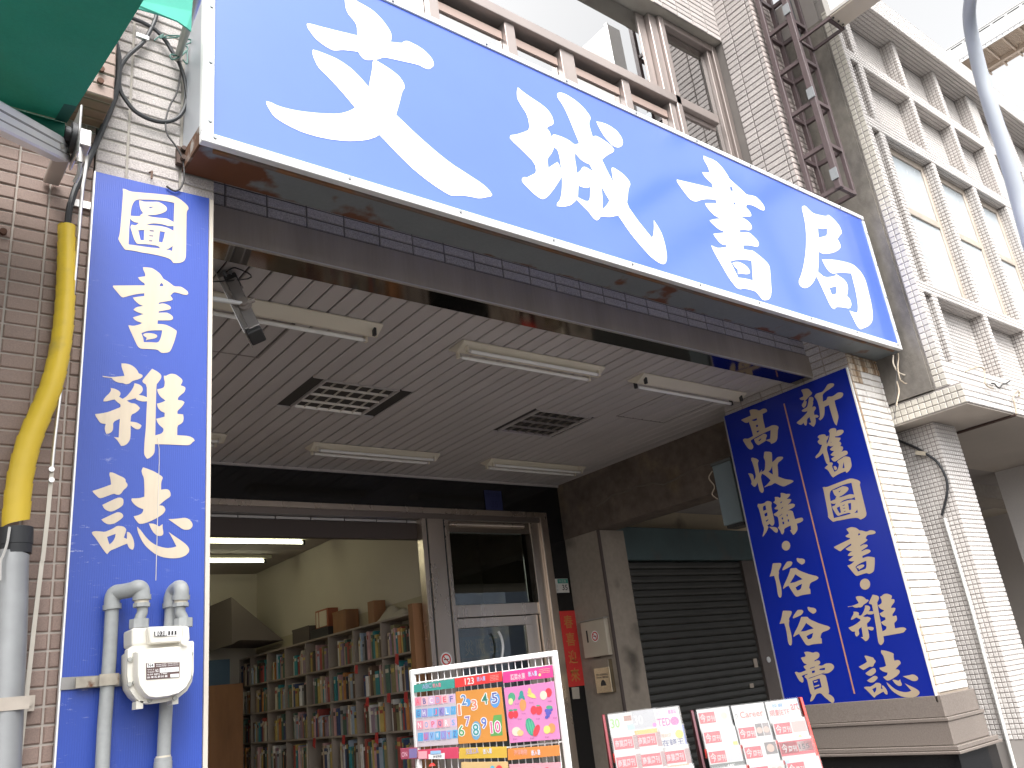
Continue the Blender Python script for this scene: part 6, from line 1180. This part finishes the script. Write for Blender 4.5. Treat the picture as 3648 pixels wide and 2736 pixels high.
# ------------------------------------------------------------------ magazine racks
def mag_rack(label, tl, tr, dist, rows_, ncol, spec, grp, side_red, rowname_, mw_, mh_=.27):
    a, b = CAM+ray(*tl)*dist[0], CAM+ray(*tr)*dist[1]; z0 = (a.z+b.z)/2; a.z = b.z = z0
    u = (b-a).normalized(); n = u.cross(Z); L = (b-a).length; pit = L/ncol
    R_ = thing('magazine_rack', label, 'rack', (a.x, a.y, 0))
    for k, s_ in enumerate((-.028, L+.012)):
        m = MB(); o = a+u*s_-n*.06; foot = n*.36
        m.prism([o+Z*.0, o+n*.05, o+n*.05+foot-Z*(z0-.03), o-Z*(z0-.03)], u*.016); m.build('side_panel', side_red[k], R_, bevel=.002)
    m = MB(); m.obox(a-n*.05-Z*(z0-.05), u*L, -n*.01, Z*(z0-.06)); m.build('back_panel', DARKMETAL, R_)
    lean = (Z*.975-n*.222); wv = {}
    for r_ in range(rows_):
        o0 = a+n*(.062*r_)-Z*(.104*r_)
        m = MB(); sh_ = o0-lean*mh_; m.obox(sh_-u*.005, u*(L+.01), n*.03, Z*.004); m.obox(sh_+n*.03-u*.005, u*(L+.01), n*.003, Z*.05); m.build('tier', REDSTEEL, R_)
        for c_ in range(ncol):
            st = spec(r_, c_)
            if st is None: continue
            o = o0+u*(pit*c_+rnd.uniform(.002, .008))-lean*(mh_+rnd.uniform(0, .004)); fn = u.cross(lean).normalized()
            t = thing('magazine', st['label'], 'magazine', tuple(o), grp)
            w_ = st.get('w', mw_)
            m = MB(); m.obox(o, u*w_, lean*mh_, -fn*.008); m.build('pages', HW, t)
            m = MB(); m.poly([o+fn*.001, o+u*w_+fn*.001, o+u*w_+lean*mh_+fn*.001, o+lean*mh_+fn*.001]); cv = m.build('cover', FM(st['bg']), t)
            for kind, args, cc in st['art']:
                m = MB()
                if kind == 'r': x0, y0, x1, y1 = args; m.poly([o+u*(x_*w_)+lean*(y_*mh_)+fn*.0018 for x_, y_ in ((x0, y0), (x1, y0), (x1, y1), (x0, y1))])
                elif kind == 'd': x0, y0, r0 = args; m.disc(o+u*(x0*w_)+lean*(y0*mh_)+fn*.002, u, lean, r0)
                else: s, x0, y0, w2, h2 = args; text(m, s, o+u*(x0*w_)+lean*(y0*mh_)+fn*.0025, u, lean, w2*w_, h2*mh_)
                m.build({'r': 'print_block', 'd': 'print_dot', 't': 'masthead'}[kind], FM(cc), cv)
            m = MB(); m.poly([o+fn*.006-u*.004, o+u*(w_+.006)+fn*.006, o+u*(w_+.006)+lean*(mh_+.006)+fn*.006, o+lean*(mh_+.006)+fn*.006-u*.004]); m.build('clear_sleeve', SLEEVE, t)
    return R_
WH, RDc, GY, DK = (.50, .49, .48), (.48, .02, .04), (.42, .42, .43), (.06, .06, .06)
rn_ = ['top', 'second', 'third', 'fourth', 'lowest']; cn_ = ['left', 'middle', 'right']
looks = ['a dark portrait photo', 'a grey photo corner', 'a pencilled price', 'a faded group photo', 'a yellow corner strip', 'a blue corner tab', 'two small face photos', 'a dark lower band', 'a green dot']
def specR(r_, c_):
    if r_ == 0 and c_ == 1: return dict(label='white magazine titled Career in red on the top tier of the right rack', bg=WH, art=[('t', ('n', .06, .72, .07, .11), (.2, .2, .2)), ('t', ('Career', .20, .72, .72, .14), (.62, .10, .08)), ('r', (0, .94, 1, 1), (.62, .60, .60)), ('r', (.15, .60, .7, .64), (.6, .6, .6))])
    if r_ == 0 and c_ == 2: return dict(label='white magazine with red ETF lettering and the word art on the right rack', bg=WH, art=[('t', ('投資', .18, .86, .34, .08), (.12, .28, .60)), ('t', ('規劃ETF', .05, .68, .62, .14), (.72, .12, .12)), ('t', ('art', .74, .76, .25, .16), (.70, .06, .08)), ('r', (.60, .95, 1, 1), (.40, .58, .70)), ('r', (.7, .62, .97, .66), (.5, .5, .5))])
    k = (r_*3+c_*2+1) % 9; art = [('r', (.03, .70, .52, .93), RDc), ('t', ('今', .06, .725, .17, .18), WH), ('t', ('周刊', .25, .73, .25, .12), WH)]
    art += [[('r', (.64, .74, .98, .98), (.10, .08, .08)), ('d', (.80, .86, .022), (.42, .28, .22))], [('r', (.58, .70, 1, .93), GY), ('d', (.8, .82, .02), (.5, .38, .32))], [('r', (.54, .72, .98, .92), (.55, .54, .52)), ('t', ('155', .58, .76, .30, .10), DK)], [('r', (.56, .70, 1, .96), (.45, .42, .40)), ('d', (.68, .82, .02), (.45, .32, .26)), ('d', (.86, .82, .02), (.4, .28, .22))], [('r', (.84, .55, .98, .68), (.72, .60, .06)), ('r', (.56, .72, .96, .94), GY)], [('r', (0, .93, .12, 1), (.28, .45, .62)), ('r', (.56, .70, .98, .92), (.5, .49, .5))], [('r', (.56, .72, .76, .98), (.12, .1, .1)), ('d', (.66, .84, .018), (.42, .3, .25)), ('r', (.78, .72, .97, .98), (.2, .17, .17)), ('d', (.87, .84, .018), (.42, .3, .25))], [('r', (0, .52, 1, .68), (.07, .08, .07)), ('t', ('68%', .5, .56, .22, .09), (.6, .6, .6)), ('r', (.54, .70, .98, .93), (.40, .40, .42))], [('d', (.72, .60, .012), (.30, .42, .10)), ('r', (.56, .71, .98, .93), (.56, .30, .28))]][k]
    if r_ in (2,) and c_ == 2: art.insert(0, ('r', (0, .66, 1, .95), RDc))
    return dict(label=f'magazine with red masthead and {looks[k]}, {rn_[r_]} tier, {cn_[c_]} column, right rack', bg=WH, art=art)
mag_rack('red magazine rack with three columns of red titled magazines, the right one', M2(995, 640), M2(1850, 560), (5.1, 5.1), 5, 3, specR, 'magazines in the right rack', (M('maroon rack side', (.10, .02, .03), rough=.5), REDSTEEL), rn_, .196)
def specL(r_, c_):
    if r_ == 0: return [dict(label='white magazine with a green 30 on the top tier of the left rack', bg=WH, art=[('t', ('30', .06, .70, .36, .20), (.20, .45, .10)), ('r', (.62, .82, .92, .93), (.28, .12, .08)), ('r', (.7, .62, .98, .74), (.30, .55, .75))]), dict(label='grey magazine with a white 30 on the top tier of the left rack', bg=(.34, .34, .36), art=[('t', ('30', .06, .70, .36, .20), WH), ('d', (.85, .66, .012), (.70, .12, .40))]), dict(label='white magazine with magenta TED lettering on the left rack', bg=WH, art=[('t', ('TED', .06, .62, .52, .17), (.55, .05, .25)), ('d', (.76, .70, .026), (.52, .08, .28)), ('t', ('30', .06, .86, .20, .10), (.68, .30, .40)), ('t', ('最喜愛', .55, .86, .35, .09), (.62, .10, .35))])][c_]
    if r_ == 1 and c_ == 2: return dict(label='white magazine with navy characters and a yellow dot on the left rack', bg=WH, art=[('t', ('在錢王', .05, .60, .85, .14), (.05, .06, .18)), ('t', ('理財周', .06, .78, .40, .08), (.45, .30, .20)), ('d', (.78, .82, .024), (.74, .60, .05)), ('r', (.95, .4, 1, 1), (.10, .14, .45))])
    art = [('r', (.03, .66, .80, .90), RDc), ('t', ('商業周刊', .08, .70, .66, .15), (.72, .42, .44)), ('r', (.82, .62, 1, .92), (.30, .18, .18))]
    if r_ == 1 and c_ == 1: art.append(('r', (0, .91, .9, 1), (.72, .34, .04)))
    if r_ == 2 and c_ == 2: art.append(('r', (.05, .50, .9, .62), (.50, .22, .10)))
    return dict(label=f'magazine with wide red masthead, {rn_[r_]} tier, {cn_[c_]} column, left rack', bg=WH, art=art)
mag_rack('low magazine rack with wide red titled magazines, the left one of two', M2(258, 672), M2(830, 632), (5.1, 5.1), 5, 3, specL, 'magazines in the left rack', (M('dark red rack side', (.22, .02, .03), rough=.5), SLEEVE), rn_, .150)
